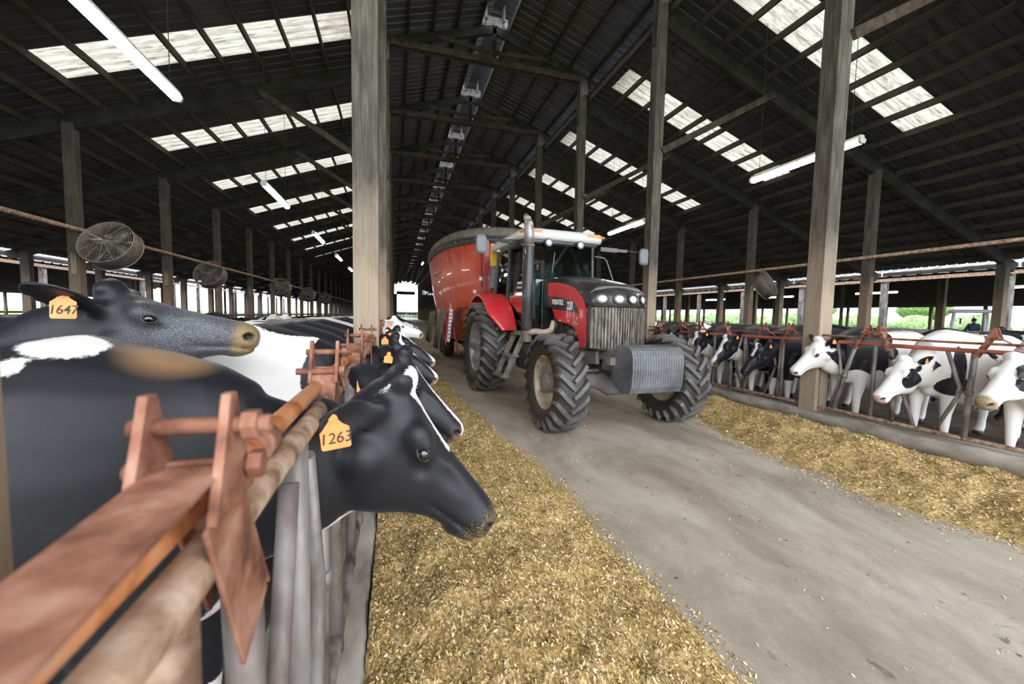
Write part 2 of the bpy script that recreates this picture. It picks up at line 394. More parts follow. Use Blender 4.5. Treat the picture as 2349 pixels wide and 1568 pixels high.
# ================================================================== neighbouring barns
M_light = emat('fluorescent_glow', (1, .93, .78), LAMP)
M_house = pmat('lamp_housing', [(.55, .55, .52), (.7, .7, .66)], 6, .5, 0, 0)
M_black = pmat('black_wire', [(.02, .02, .02)], 5, .7, 0, 0)
def tube_light(x, y0, y1, z, label, group, scale=1.0, wires=True, zr=None, parts=True):
    r = empty('fluorescent_light', (x, (y0+y1)/2, z)); L = y1-y0
    h = MB(); h.prism([(-.07*scale, -.01), (.07*scale, -.01), (.05*scale, .07*scale), (-.05*scale, .07*scale)], -L/2, L/2, 'Y'); h.build('housing', M_house, r)
    e = MB(); pr = [(.075*scale, 0), (.07*scale, -.05*scale), (.045*scale, -.085*scale), (-.045*scale, -.085*scale), (-.07*scale, -.05*scale), (-.075*scale, 0)]
    e.prism(pr, -L/2+.03, -.02, 'Y'); e.prism(pr, .02, L/2-.03, 'Y'); e.build('glowing_lens', M_light, r)
    if parts:
        c = MB(); c.prism([(a*1.04, b*1.04) for a, b in pr], -L/2-.02, -L/2+.03, 'Y'); c.prism([(a*1.04, b*1.04) for a, b in pr], L/2-.03, L/2+.02, 'Y'); c.build('end_cap', M_house, r)
    if wires:
        for yy in (-L/2+.2, L/2-.2):
            MB().tube([(0, yy, .06), (0, yy, (zr or z+2)-z)], .006, 5).build('hanging_wire', M_black, r)
    tag(r, label, 'light', group); return r
lefty = [5.40, 12.20, 18.9, 25.6, 32.3, 39]
for i, y in enumerate(lefty):
    tube_light(-3.33, y, y+2.44, 4.98, f'glowing fluorescent tube light hanging over the left stalls, {nth(i)} one', 'left fluorescent lights', zr=zout(-3.33))
for i, y in enumerate([5.62, 12.5, 19.4, 26.3, 33]):
    tube_light(8.5, y, y+2.44, 5.07, f'glowing fluorescent tube light hanging over the right stalls, {nth(i)} one', 'right fluorescent lights', zr=zout(8.5))
tube_light(3.15, 47.5, 50, 7.6, 'small far light hanging high over the middle of the aisle', 'aisle light', zr=zcen(3.15))
# neighbours
def neighbour(s, nm):
    x0, xr, x1 = XC+s*21.1, XC+s*39, XC+s*57
    def z(X):
        a = abs(X-XC); return 3.95-.17+ (a-21.1)*.31 if a < 39 else 3.78+17.9*.31-(a-39)*.325
    m = MB(); ya, yb = -6, 100
    def sh(xa, xb, y0_, y1_):
        v = [(xa, y0_, z(xa)+.17), (xb, y0_, z(xb)+.17), (xb, y1_, z(xb)+.17), (xa, y1_, z(xa)+.17)]; m.add(v, [(0, 1, 2, 3)])
    # eave strip corrugated
    n = int((yb-ya)/.6)
    pts = []
    for i in range(n):
        y = ya+i*.6; pts += [(y, 0), (y+.4, 0), (y+.45, .05), (y+.55, .05)]
    vs = []
    for X in (x0, x0+s*2):
        vs += [(X, y, z(X)+.17+d) for y, d in pts]
    k = len(pts); m.add(vs, [(i, i+1, k+i+1, k+i) for i in range(k-1)])
    sh(x0+s*2, xr-s*.3, ya, yb); sh(xr+s*.3, x1, ya, yb)
    tag(m.build('ceiling_neighbour_'+nm, M_sheet, fix=False), kind='structure')
    m = MB()
    for i in range(22):
        X = xr+s*(1+i*.8); m.box((X, (ya+yb)/2, z(X)+.05), (.06, yb-ya, .2))
    tag(m.build('neighbour_purlins', M_purlin), f'dark purlin lines inside the neighbouring barn on the {nm}', 'purlins', kind='stuff')
    o = MB().box((x0+s*.12, (ya+yb)/2, 3.78), (.08, yb-ya, .16)).build('eave_beam', M_tanpipe); tag(o, f'pale weathered eave beam of the neighbouring barn on the {nm}', 'beam')
    j = 0
    for k in range(0, 20):
        y = KY(k)+1.1
        o = MB().box((0, 0, 1.85), (.22, .24, 3.7)).build('steel_post', M_galv); o.location = (x0+s*.3, y, 0)
        tag(o, f'bluish grey post holding the eave of the {nm} neighbouring barn' + (f', {nth(k)} one' if k < 9 else ', far off'), 'post', f'{nm} neighbour eave posts')
        for a in (29., 48., 56.4):
            X = XC+s*a; o = MB().box((0, 0, z(X)/2), (.26, .26, z(X))).build('barn_post', M_postd); o.location = (X, y+a*.05, 0)
            tag(o, f'dark inner post of the neighbouring barn on the {nm}', 'post', f'{nm} neighbour inner posts')
    for k in range(5):
        tube_light(XC+s*30, 4+k*7.5, 6.6+k*7.5, 3.75, f'glowing tube light inside the {nm} neighbouring barn, {nth(k)} one', f'{nm} neighbour lights', 1.1, False, parts=False)
    m = MB().box((x1-s*.3, (ya+yb)/2, .75), (.12, yb-ya, .3)); tag(m.build('far_barrier', M_postd), f'low dark barrier along the outer side of the {nm} neighbouring barn', 'barrier')
    return z
neighbour(1, 'right'); neighbour(-1, 'left')
# hedge and bushes behind the right hand neighbour
rng = np.random.RandomState(3)
def bush(cx, cy, rx, ry, rz, n=14):
    m = MB(); m.sphere((0, 0, rz*.4), (rx, ry, rz), n)
    a = np.array(m.v); d = rng.rand(len(a))
    ph = rng.rand(3)*6
    f = 1+.16*np.sin(a[:, 0]*3+ph[0])*np.cos(a[:, 1]*2.6+ph[1])+.10*np.sin(a[:, 2]*7+a[:, 1]*5+ph[2])+.07*(d-.5)
    a[:, :2] *= f[:, None]; a[:, 2] = (a[:, 2]-rz*.4)*f+rz*.4
    m.v = [tuple(p) for p in a]; o = m.build('bush', M_leaf); o.location = (cx, cy, 0)
    return o
for i in range(30):
    o = bush(67+7*(i % 2)+rng.rand()*.6, -3+i*3.3+rng.rand()*.4, 2.5, 2.6, 1.35+rng.rand()*.6+.3*(i % 2))
    tag(o, 'rounded green bush in the hedge outside the right barn', 'bush', 'hedge bushes')
for i, y in enumerate((4, 18, 27, 46, 62)):
    r = empty('tree', (84+3*(i % 2), y, 0)); MB().tube([(0, 0, 0), (.1, 0, 2.5), (0, .2, 5)], [.25, .2, .1], 8).build('trunk', M_postd, r)
    c = bush(0, 0, 3.2, 3.6, 2.4); c.name = 'foliage'; c.parent = r; c.location = (0, 0, 3.2)
    tag(r, f'leafy green tree beyond the hedge outside, {nth(i)} one', 'tree', 'trees outside')
# ================================================================== fans
M_fan = pmat('dusty_fan_metal', [(.13, .11, .09), (.26, .22, .19)], 6, .6, .3, .2)
M_cage = pmat('fan_cage_wire', [(.36, .31, .27), (.5, .45, .4)], 6, .6, .4, 0)
def fan(x, y, z, az, tilt, post, label, rad=.6):
    r = empty('barn_fan', (x, y, z)); r.rotation_euler = (0, tilt, az)      # axis along local -x
    m = MB(); m.lathe([(rad, -.02), (rad, .34), (rad-.015, .34), (rad-.015, -.02)], axis='X', n=40, closed=True); m.build('drum', M_fan, r)
    for xx, nm in ((-.04, 'front_guard'), (.36, 'rear_guard')):
        g = MB()
        for rr in np.linspace(.12, rad, 11): 
            bul = -.07*(1-(rr/rad)**2)*(1 if xx < 0 else -1)
            g.tube([(xx+bul, rr*math.cos(a), rr*math.sin(a)) for a in np.linspace(0, 2*math.pi, 33)], .0045 if rr < rad-.01 else .011, 4, False)
        for a in np.linspace(0, 2*math.pi, 13)[:-1]:
            g.tube([(xx-.07*(1 if xx < 0 else -1), .1*math.cos(a), .1*math.sin(a)), (xx, rad*math.cos(a), rad*math.sin(a))], .005, 4, False)
        g.build(nm, M_cage, r)
    h = MB().lathe([(.0, -.13), (.085, -.12), (.09, -.04), (.11, .05), (.11, .25), (0, .26)], axis='X', n=20); h.build('motor', M_fan, r)
    for k in range(4):
        a = k*math.pi/2+.5; bl = MB(); rings = []
        for t in np.linspace(0, 1, 6):
            rr = .08+t*(rad-.14); wd = .07+.10*math.sin(t*2.4); tw = .7-.35*t
            ring = []
            for (u, th) in ((-wd, 0), (0, .018), (wd, 0), (0, -.004)):
                ring.append((.15+u*math.sin(tw)+th, rr*math.cos(a)-u*math.cos(tw)*math.sin(a), rr*math.sin(a)+u*math.cos(tw)*math.cos(a)))
            rings.append(ring)
        bl.loft(rings).build('fan_blade', M_fan, r)
    # bracket to the post
    M = Matrix.Rotation(az, 3, 'Z') @ Matrix.Rotation(tilt, 3, 'Y')
    pl = M.inverted() @ (Vector(post)-Vector((x, y, z)))
    b_ = MB(); b_.tube([pl, pl*.55+Vector((-.16, 0, .06)), (-.12, 0, 0)], .016, 6); b_.tube([pl+Vector((0, 0, -.1)), pl*.5+Vector((-.14, 0, -.1)), (-.12, 0, 0)], .016, 6)
    b_.build('bracket', M_cage, r)
    tag(r, label, 'fan', 'barn fans')
fan(-7.22, 13.1, 3.30, math.radians(84), math.radians(26), (-7.98, 13.4, 3.5), 'large round cage fan above the grey headed cow, nearest on the left', .62)
fan(-8.35, 22.0, 3.3, math.radians(84), math.radians(24), (-8.12, 22.3, 3.5), 'round cage fan on the left posts, second from the camera', .62)
fan(-7.6, 31.0, 3.3, math.radians(84), math.radians(22), (-8.12, 31.2, 3.5), 'round cage fan on the left posts, third from the camera', .62)
fan(-7.6, 39.9, 3.2, math.radians(84), math.radians(22), (-8.12, 40, 3.5), 'small far round cage fan on the left posts, fourth from the camera', .62)
fan(-7.6, 48.8, 3.2, math.radians(84), math.radians(22), (-8.12, 48.9, 3.5), 'tiny far round cage fan on the left posts, fifth from the camera', .62)
fan(15.2, 13.3, 3.20, math.radians(112), math.radians(28), (14.6, 13.5, 3.4), 'round drum fan hanging by a post on the right side', .60)
# ================================================================== kerbs
def wavy(name, xa, xb, z1, label, mat, y0=-1.5, y1=60):
    m = MB(); n = 120; rings = []
    for i in range(n+1):
        y = y0+(y1-y0)*(i/n)**1.8; j = .012*math.sin(y*5.1)+.01*math.sin(y*11.7)
        rings.append([(xa, y, 0), (xa+.01, y, z1-.02+j), (xa+.03, y, z1+j), (xb-.03, y, z1+j*.5), (xb-.01+j*.5, y, z1-.03), (xb+j, y, 0)])
    m.loft(rings); o = m.build(name, mat); tag(o, label, 'kerb'); return o
wavy('feed_kerb', 6.20, 6.60, .20, 'low chipped concrete kerb under the right feed fence', M_curb)
wavy('feed_kerb', -.36, -.115, .17, 'low concrete kerb under the left feed fence', M_curb)
# ================================================================== feed fences (headlocks)
LX, RX = -.235, 6.39
def rails(X, s, nm, y0, y1):
    main, rod, low = (M_tanpipe, M_orange, M_galvd) if s < 0 else (M_redrail, M_rust, M_tanpipe)
    n = int((y1-y0)/1.2)
    def ln(dx, z, r, mat, name, label, nn=12):
        pts = [(X+dx+.004*math.sin(i*1.7), y0+(y1-y0)*i/n, z+.004*math.sin(i*2.3)) for i in range(n+1)]
        o = MB().tube(pts, r, nn).build(name, mat); return tag(o, label, 'rail')
    ln(.008, 1.295, .026, main, 'top_rail', f'thick {"tan" if s<0 else "red oxide"} top rail of the {nm} feed fence')
    if s < 0: ln(-.026, 1.342, .023, rod, 'slide_rod', 'slim orange rubbed sliding rod on top of the left feed fence')
    else: ln(-.0, 1.385, .014, rod, 'slide_rod', 'slim rusty sliding rod just above the red top rail on the right')
    ln(0, .265, .028, low, 'bottom_rail', f'worn bottom rail along the kerb of the {nm} feed fence')
rails(LX, -1, 'left', .02, 40); rails(RX, 1, 'right', .6, 40)
def lock(X, y, d, kind, mats, label, group, sm=1.0, tilt=0.0):
    """one latch unit; d = +1/-1 the way the wide plate points along the fence"""
    pm, tm = mats; r = empty('headlock', (X, y, -.065 if X < 0 else 0)); hw = .041 if X < 0 else .042
    for sx in (-1, 1):
        m = MB(); m.prism([(-.062, 1.425), (.062, 1.425), (.028, 1.50), (.006, 1.565), (-.012, 1.565), (-.034, 1.50)], sx*hw-.005, sx*hw+.005, 'X'); m.build('ear_plate', pm, r, bevel=.002)
    m = MB(); m.tube([(-.06, 0, 1.525), (.085, 0, 1.525)], .0105, 10); m.lathe([(.018, .055), (.018, .072)], (0, 0, 1.525), 'X', 6, False)
    m.tube([(-.085, .035*d, 1.462), (.06, .035*d, 1.462)], .011, 10); m.lathe([(.019, .05), (.019, .066)], (0, .035*d, 1.462), 'X', 6, False)
    m.build('hinge_pins', M_rust if pm is not M_orange else M_orange, r)
    # wide plate with folded lips
    a, b = (.02*d, 1.475), (.15*d, 1.225)
    m = MB().beam((0, a[0], a[1]), (0, b[0], b[1]), 2*hw-.006, .007, (0, d, .6))
    for sx in (-1, 1):
        lp = .11 if (X < 0 and sx > 0) else .032
        m.beam((sx*(hw-.005), a[0]-lp*.32*d, a[1]-lp*.3), (sx*(hw-.005), b[0]-lp*.6*d, b[1]-lp*.2), .006, lp, (0, d, .6))
    m.build('latch_plate', pm, r, bevel=.0015)
    a2, b2 = (-.015*d, 1.47), (-.23*d, 1.335)
    if y < 1 and X < 0: a2, b2 = (-.01, 1.475), (-.36, 1.452)
    wd = .076
    MB().beam((0, a2[0], a2[1]), (0, b2[0], b2[1]), wd if X < 0 else .035, .007, (0, -d, .6)).build('brace_plate', pm, r, bevel=.0015)
    t = MB(); t.tube([(0, b[0]-.01*d, 1.27), (0, b[0]+.01*d+tilt*.5, .75), (0, b[0]+.02*d+tilt, .24)], .029, 14); t.build('lever_tube', tm, r)
    m = MB().lathe([(.036, -.03), (.036, .03)], (0, b[0]+.01*d+tilt*.45, .8), 'Z', 12); m.tube([(0, b[0]+tilt*.45, .8), (0, b[0]+.10*d+tilt*.45, .8)], .014, 8); m.build('pivot_collar', tm, r)
    t = MB(); t.tube([(.012, b[0]+.24*d, 1.29), (.012, b[0]+.10*d+tilt*.3, .86), (.012, b[0]+.11*d+tilt*.3, .74), (.012, b[0]+.30*d, .26)], .021, 12); t.build('bent_bar', tm, r)
    return tag(r, label, 'headlock', group)
def upright(X, y, mat, label, group, r=.026, top=1.285, lean=0):
    o = MB().tube([(0, 0, .2), (0, lean*.5, .75), (0, lean, top)], r, 14).build('fence_upright', mat); o.location = (X, y, 0)
    return tag(o, label, 'fence upright', group)
LM = (M_rust, M_galv); LM2 = (M_rust, M_galvd)
ll = [.56, 1.52, 2.62, 3.62, 4.7, 5.8]+[6.9+1.1*i for i in range(14)]
for i, y in enumerate(ll):
    lab = {0: 'blurred rusty headlock latch right beside the camera, bottom left', 1: 'rusty headlock latch above the ear of the nearest black cow'}.get(i, f'rusty headlock latch on the left feed fence, {nth(i) if i<9 else "one of the far ones"} from the camera' if i < 9 else 'tiny far rusty headlock latch on the left feed fence')
    lock(LX, y, 1 if i != 1 else -1, 'A', LM2 if i % 2 == 0 else LM, lab, 'headlocks of the left fence', tilt=.0 if i else .03)
for i, (y, lean) in enumerate([(.46, .03), (1.06, .0), (1.70, -.05), (2.28, 0), (3.15, 0), (4.2, 0), (5.3, 0), (6.4, 0), (7.5, 0), (8.6, 0), (9.7, 0)]):
    upright(LX, y, [M_tanpipe, M_galv, M_galv][i] if i < 3 else M_galvd, ['tan blurred tube at the bottom left, closest to the camera', 'thick grey fence tube left of the nearest cow head', 'pale grey tube pressed against the neck of the nearest cow'][i] if i < 3 else f'grey upright tube of the left feed fence, {nth(i)} to the camera', 'uprights of the left fence', .03 if i < 3 else .026, lean=lean)
o = MB().lathe([(.030, -.045), (.037, -.04), (.037, .04), (.030, .045)], (LX-.024, .86, 1.343), 'Y', 18).build('rod_sleeve', M_rust); tag(o, 'rusty round sleeve around the orange rod near the camera', 'sleeve')
RM = (M_rust, M_galv); RM2 = (M_rust, M_galvd)
rr = [(1.55, 1, 0), (2.73, 1, 0), (3.82, -1, -.05), (3.97, 1, .22), (5.11, 1, 0), (5.62, 1, .2), (6.47, -1, 0), (7.17, 1, 0), (7.75, 1, .15), (8.58, -1, 0)]+[(9.8+1.2*i, 1, 0) for i in range(12)]
for i, (y, d, t) in enumerate(rr):
    if i == 0: continue
    lock(RX, y, d, 'A', RM2 if i % 2 == 0 else RM, f'rusty headlock latch on the right feed fence, {nth(i-1)} from the camera' if i < 10 else 'far rusty headlock latch on the right feed fence', 'headlocks of the right fence', tilt=t)
for i, y in enumerate([2.25, 3.86, 4.6, 5.22, 6.0, 6.75, 7.45, 8.2, 9.0, 9.8, 10.6, 11.4, 12.2, 13, 14, 15, 16]):
    upright(RX, y, M_galv if i % 2 else M_galvd, f'galvanised upright tube of the right feed fence, {nth(i)} to the camera' if i < 9 else 'far galvanised upright tube of the right feed fence', 'uprights of the right fence')
# ================================================================== feed
def feedmat(name, dark=1.0):
    m, nt, b = newmat(name); v = coords(nt, 'World', (1, 1, 1)); n1 = noise(nt, v, 3.2, 4); n2 = noise(nt, v, 75, 4, .8)
    vo = N(nt, 'ShaderNodeTexVoronoi'); vo.inputs['Scale'].default_value = 95; mp = coords(nt, 'World', (1, .55, 1)); nt.links.new(mp, vo.inputs['Vector'])
    h = N(nt, 'ShaderNodeSeparateColor'); nt.links.new(vo.outputs['Color'], h.inputs[0])
    c = ramp(nt, h.outputs[0], [(.0, (.11*dark, .07*dark, .022*dark)), (.3, (.36*dark, .235*dark, .08*dark)), (.7, (.58*dark, .40*dark, .16*dark)), (.97, (.78*dark, .64*dark, .38*dark))])
    c = mixc(nt, ramp(nt, n1, [(.42, (0, 0, 0)), (.66, (.55, .55, .55))]), c, (.26, .165, .05))
    c = mixc(nt, maths(nt, 'MULTIPLY', n2, .35), c, (.46, .32, .14))
    nt.links.new(c, b.inputs['Base Color']); b.inputs['Roughness'].default_value = .85; b.inputs['Specular IOR Level'].default_value = .2
    hh = maths(nt, 'ADD', h.outputs[1], n2); bump(nt, b, hh, .9, .012); return m
M_feed = feedmat('chopped_feed')
def vn(x, y, s, seed=0):                      # value noise
    x = x*s+seed*17.3; y = y*s+seed*9.1; xi = np.floor(x).astype(int); yi = np.floor(y).astype(int); fx = x-xi; fy = y-yi
    fx = fx*fx*(3-2*fx); fy = fy*fy*(3-2*fy)
    def h(a, b): q = np.sin(a*127.1+b*311.7+seed*74.7)*43758.5453; return q-np.floor(q)
    return (h(xi, yi)*(1-fx)+h(xi+1, yi)*fx)*(1-fy)+(h(xi, yi+1)*(1-fx)+h(xi+1, yi+1)*fx)*fy
def fbm(x, y, s, seed=0, o=4):
    r = 0; a = .5
    for i in range(o): r = r+a*vn(x, y, s*2**i, seed+i); a *= .5
    return r
def edgeL(y): return np.interp(y, [-1, 1.28, 2.1, 3.2, 5.3, 8.1, 14, 40], [1.5, 1.53, 1.52, 1.58, 1.38, 1.22, 1.1, 1.05])+(fbm(y*0, y, 1.7, 5)-.47)*.35
def edgeR(y): return np.interp(y, [-1, 1.6, 2.1, 3.1, 4, 5.2, 7, 12, 40], [4.7, 4.36, 4.15, 4.18, 4.32, 4.62, 4.9, 5.1, 5.2])-(fbm(y*0, y, 1.7, 8)-.47)*.35
def hL(x, y):
    t = np.clip((edgeL(y)-x)/(edgeL(y)+.1), 0, 1)
    base = .19*np.sin(np.clip(t*1.5, 0, 1)*math.pi/2)-.05*np.clip(t-.75, 0, 1)*4
    return base*(.45+1.1*fbm(x, y, 1.6, 1))+(fbm(x, y, 6, 2)-.45)*.10*np.clip(t*5, 0, 1)+(fbm(x, y, 26, 3)-.45)*.03*np.clip(t*6, 0, 1)-.012
def hR(x, y):
    t = np.clip((x-edgeR(y))/(6.2-edgeR(y)), 0, 1)
    base = .19*np.sin(np.clip(t*2.0, 0, 1)*math.pi/2)-.42*np.clip(t-.62, 0, 1)
    return base*(.35+1.25*fbm(x, y, 1.3, 4))+(fbm(x, y, 5, 6)-.45)*.13*np.clip(t*5, 0, 1)+(fbm(x, y, 24, 7)-.45)*.03*np.clip(t*6, 0, 1)-.012
def gridmesh(name, x0, x1, ys, nx, hf, mat, label):
    xs = np.linspace(x0, x1, nx); X, Y = np.meshgrid(xs, ys); Z = hf(X, Y)
    ny = len(ys); v = np.stack([X, Y, Z], -1).reshape(-1, 3)
    i = np.arange(nx-1)[None, :]+np.arange(ny-1)[:, None]*nx; fc = np.stack([i, i+1, i+1+nx, i+nx], -1).reshape(-1, 4)
    me = bpy.data.meshes.new(name); me.from_pydata(v.tolist(), [], fc.tolist()); me.materials.append(mat); me.polygons.foreach_set('use_smooth', [True]*len(fc))
    o = bpy.data.objects.new(name, me); COL.objects.link(o); return tag(o, label, 'feed', kind='stuff')
ysn = np.concatenate([np.arange(.2, 3.4, .014), np.arange(3.4, 9, .035), np.arange(9, 40, .25)])
gridmesh('feed_pile', -.118, 1.78, ysn, 120, hL, M_feed, 'yellow brown chopped feed heaped along the left kerb')
ysr = np.concatenate([np.arange(.9, 4.5, .02), np.arange(4.5, 10, .04), np.arange(10, 40, .25)])
gridmesh('feed_pile', 3.95, 6.205, ysr, 110, hR, M_feed, 'yellow brown chopped feed heaped along the right kerb')
def flakes(name, n, xf, hf, y0, y1, pw, smin, smax, label):
    rg = np.random.RandomState(len(name)+n)
    y = y0+(y1-y0)*rg.rand(n)**pw; x = xf(y, rg)
    z = np.maximum(hf(x, y), 0)+.004
    L = smin+(smax-smin)*rg.rand(n)**2.2; Wd = L*(.16+.5*rg.rand(n)**1.5)
    az = rg.rand(n)*6.283; el = (rg.rand(n)-.5)*1.5; rl = (rg.rand(n)-.5)*1.6
    d = np.stack([np.cos(az)*np.cos(el), np.sin(az)*np.cos(el), np.sin(el)], -1)
    sd = np.stack([-np.sin(az)*np.cos(rl), np.cos(az)*np.cos(rl), np.sin(rl)], -1)
    c = np.stack([x, y, z], -1)
    P = np.stack([c-d*L[:, None]/2-sd*Wd[:, None]*.3, c-d*L[:, None]/2*.6+sd*Wd[:, None]/2, c+d*L[:, None]/2+sd*Wd[:, None]*.25, c+d*L[:, None]/2*.7-sd*Wd[:, None]/2], 1)
    me = bpy.data.meshes.new(name); me.from_pydata(P.reshape(-1, 3).tolist(), [], np.arange(n*4).reshape(-1, 4).tolist())
    at = me.attributes.new('tone', 'FLOAT', 'POINT'); at.data.foreach_set('value', np.repeat(rg.rand(n), 4))
    me.materials.append(M_flake); o = bpy.data.objects.new(name, me); COL.objects.link(o)
    return tag(o, label, 'feed flakes', kind='stuff')
m, nt, b = newmat('feed_flakes'); a = N(nt, 'ShaderNodeAttribute', attribute_name='tone'); M_flake = m
nt.links.new(ramp(nt, a.outputs['Fac'], [(0, (.16, .09, .025)), (.20, (.38, .23, .07)), (.25, (.30, .28, .07)), (.30, (.50, .32, .11)), (.75, (.68, .48, .22)), (.96, (.84, .70, .45))]), b.inputs['Base Color'])
b.inputs['Roughness'].default_value = .75; b.inputs['Specular IOR Level'].default_value = .25
flakes('feed_flakes', 80000, lambda y, r: -.1+(edgeL(y)+.16)*(1-(1-r.rand(len(y)))**.8)-.0, lambda x, y: np.where(x < edgeL(y), hL(x, y), 0), .45, 4.2, 1.6, .005, .026, 'loose chips and straws on the near left feed heap')
flakes('feed_flakes', 16000, lambda y, r: -.1+(edgeL(y)+.10)*r.rand(len(y)), lambda x, y: hL(x, y), 4.2, 10, 1.2, .014, .04, 'loose chips on the farther left feed heap')
flakes('feed_flakes', 46000, lambda y, r: edgeR(y)-.18+(6.36-edgeR(y))*r.rand(len(y))**.75, lambda x, y: np.where(x > edgeR(y), hR(x, y), 0), 1.3, 8.5, 1.1, .010, .034, 'loose chips and straws on the right feed heap')
flakes('scattered_flakes', 2600, lambda y, r: 1.3+3.2*r.rand(len(y)), lambda x, y: 0*x, .9, 9, 1.0, .006, .022, 'sparse crumbs of feed scattered over the concrete aisle')
# ================================================================== cows
def hidemat(name, random_pattern):
    m, nt, b = newmat(name); v = coords(nt, 'Object', (1, 1, 1))
    nf = noise(nt, coords(nt, 'Object', (1.0, 1.0, 1.0)), 70, 3, .7)
    nfur = noise(nt, coords(nt, 'Object', (60, 60, 110)), 2.2, 3, .8, 1.5)
    if random_pattern:
        oi = N(nt, 'ShaderNodeObjectInfo'); mp = N(nt, 'ShaderNodeVectorMath', operation='MULTIPLY_ADD')
        cm = N(nt, 'ShaderNodeCombineXYZ')
        for i in range(3): nt.links.new(oi.outputs['Random'], cm.inputs[i])
        nt.links.new(cm.outputs[0], mp.inputs[0]); mp.inputs[1].default_value = (37, 23, 51); nt.links.new(v, mp.inputs[2])
        n = noise(nt, mp.outputs[0], 1.5, 3, .45, .4)
        thr = maths(nt, 'ADD', .47, maths(nt, 'MULTIPLY', oi.outputs['Random'], .14))
        wf = maths(nt, 'MULTIPLY', maths(nt, 'SUBTRACT', n, thr), .6)
    else:
        a = N(nt, 'ShaderNodeAttribute', attribute_name='wh'); wf = a.outputs['Fac']
    e = maths(nt, 'ADD', wf, maths(nt, 'MULTIPLY', maths(nt, 'SUBTRACT', nf, .5), .022))
    k = N(nt, 'ShaderNodeMapRange'); k.inputs[1].default_value = -.003; k.inputs[2].default_value = .003; nt.links.new(e, k.inputs[0])
    n3 = noise(nt, v, 2.6, 4)
    wcol = mixc(nt, ramp(nt, n3, [(.4, (0, 0, 0)), (.75, (.5, .5, .5))]), (.80, .77, .73), (.58, .50, .42))
    sp = N(nt, 'ShaderNodeAttribute', attribute_name='sp'); nsp = noise(nt, v, 260, 2, .8)
    bcol = mixc(nt, maths(nt, 'MULTIPLY', sp.outputs['Fac'], ramp(nt, nsp, [(.40, (.05, .05, .05)), (.68, (1, 1, 1))])), mixc(nt, nfur, (.005, .005, .007), (.017, .0165, .02)), (.42, .42, .46))
    br = N(nt, 'ShaderNodeAttribute', attribute_name='br'); bcol = mixc(nt, br.outputs['Fac'], bcol, (.30, .17, .08))
    c = mixc(nt, k.outputs[0], bcol, wcol)
    pk = N(nt, 'ShaderNodeAttribute', attribute_name='pk'); c = mixc(nt, pk.outputs['Fac'], c, (.52, .33, .25))
    # feed stuck to the muzzle
    mz = N(nt, 'ShaderNodeAttribute', attribute_name='mz'); nm_ = noise(nt, v, 190, 3, .8)
    fm = maths(nt, 'MULTIPLY', ramp(nt, maths(nt, 'ADD', maths(nt, 'MULTIPLY', mz.outputs['Fac'], .34), nm_), [(.74, (0, 0, 0)), (.84, (1, 1, 1))]), .9)
    c = mixc(nt, fm, c, (.25, .175, .065))
    hf = N(nt, 'ShaderNodeAttribute', attribute_name='hf'); c = mixc(nt, hf.outputs['Fac'], c, (.05, .035, .025))
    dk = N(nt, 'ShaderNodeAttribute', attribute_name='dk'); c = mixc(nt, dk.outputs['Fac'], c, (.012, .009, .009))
    nt.links.new(c, b.inputs['Base Color']); b.inputs['Roughness'].default_value = .46; b.inputs['Specular IOR Level'].default_value = .34
    b.inputs['Sheen Weight'].default_value = .08; b.inputs['Sheen Roughness'].default_value = .4; b.inputs['Sheen Tint'].default_value = (.6, .65, .85, 1)
    wr = N(nt, 'ShaderNodeAttribute', attribute_name='wr')
    hb = maths(nt, 'ADD', maths(nt, 'MULTIPLY', nfur, .5), maths(nt, 'MULTIPLY', wr.outputs['Fac'], 1.5))
    bump(nt, b, hb, .20, .004); return m
M_hide = hidemat('holstein_hide', False); M_hider = hidemat('holstein_hide_random', True)
M_eye = pmat('cow_eye', [(.006, .004, .004)], 5, .05, 0, 0); M_eye.node_tree.nodes['Principled BSDF'].inputs['Coat Weight'].default_value = 1
M_eyew = pmat('eye_rim', [(.016, .013, .013)], 5, .35, 0, 0)
M_tag = pmat('orange_tag', [(.80, .24, .05), (.92, .33, .09)], 12, .45, 0, .05)
M_tagw = pmat('white_button', [(.75, .75, .72)], 12, .45, 0, 0)
M_ink = pmat('black_ink', [(.03, .025, .02)], 12, .6, 0, 0)
def ring_frame(c, t, up, prof, n=20):
    """prof = (top, bottom, halfwidth, squareness)"""
    c = Vector(c); t = Vector(t).normalized(); sd = Vector(up).cross(t).normalized(); u = t.cross(sd)
    top, bot, wd = prof[:3]; p = prof[3] if len(prof) > 3 else 1.0; out = []
    for j in range(n):
        a = 2*math.pi*j/n; x = math.cos(a); z = math.sin(a)
        x = math.copysign(abs(x)**p, x); z = math.copysign(abs(z)**p, z)
        out.append(c+sd*(x*wd)+u*(z*(top if z > 0 else bot)))
    return out
HEADP = [  # u, top v, bottom v, half width, squareness
    (-.055, -.03, -.13, .035, 1), (-.03, .005, -.19, .065, .9), (.02, .03, -.27, .085, .85), (.08, .025, -.33, .098, .8), (.14, .012, -.352, .104, .8), (.20, .004, -.345, .100, .8),
    (.26, -.002, -.305, .088, .82), (.32, -.006, -.245, .078, .84), (.38, -.008, -.205, .070, .86), (.44, -.010, -.182, .068, .85), (.49, -.012, -.176, .074, .8), (.53, -.016, -.170, .075, .8), (.562, -.030, -.150, .058, .85), (.578, -.06, -.118, .032, 1)]
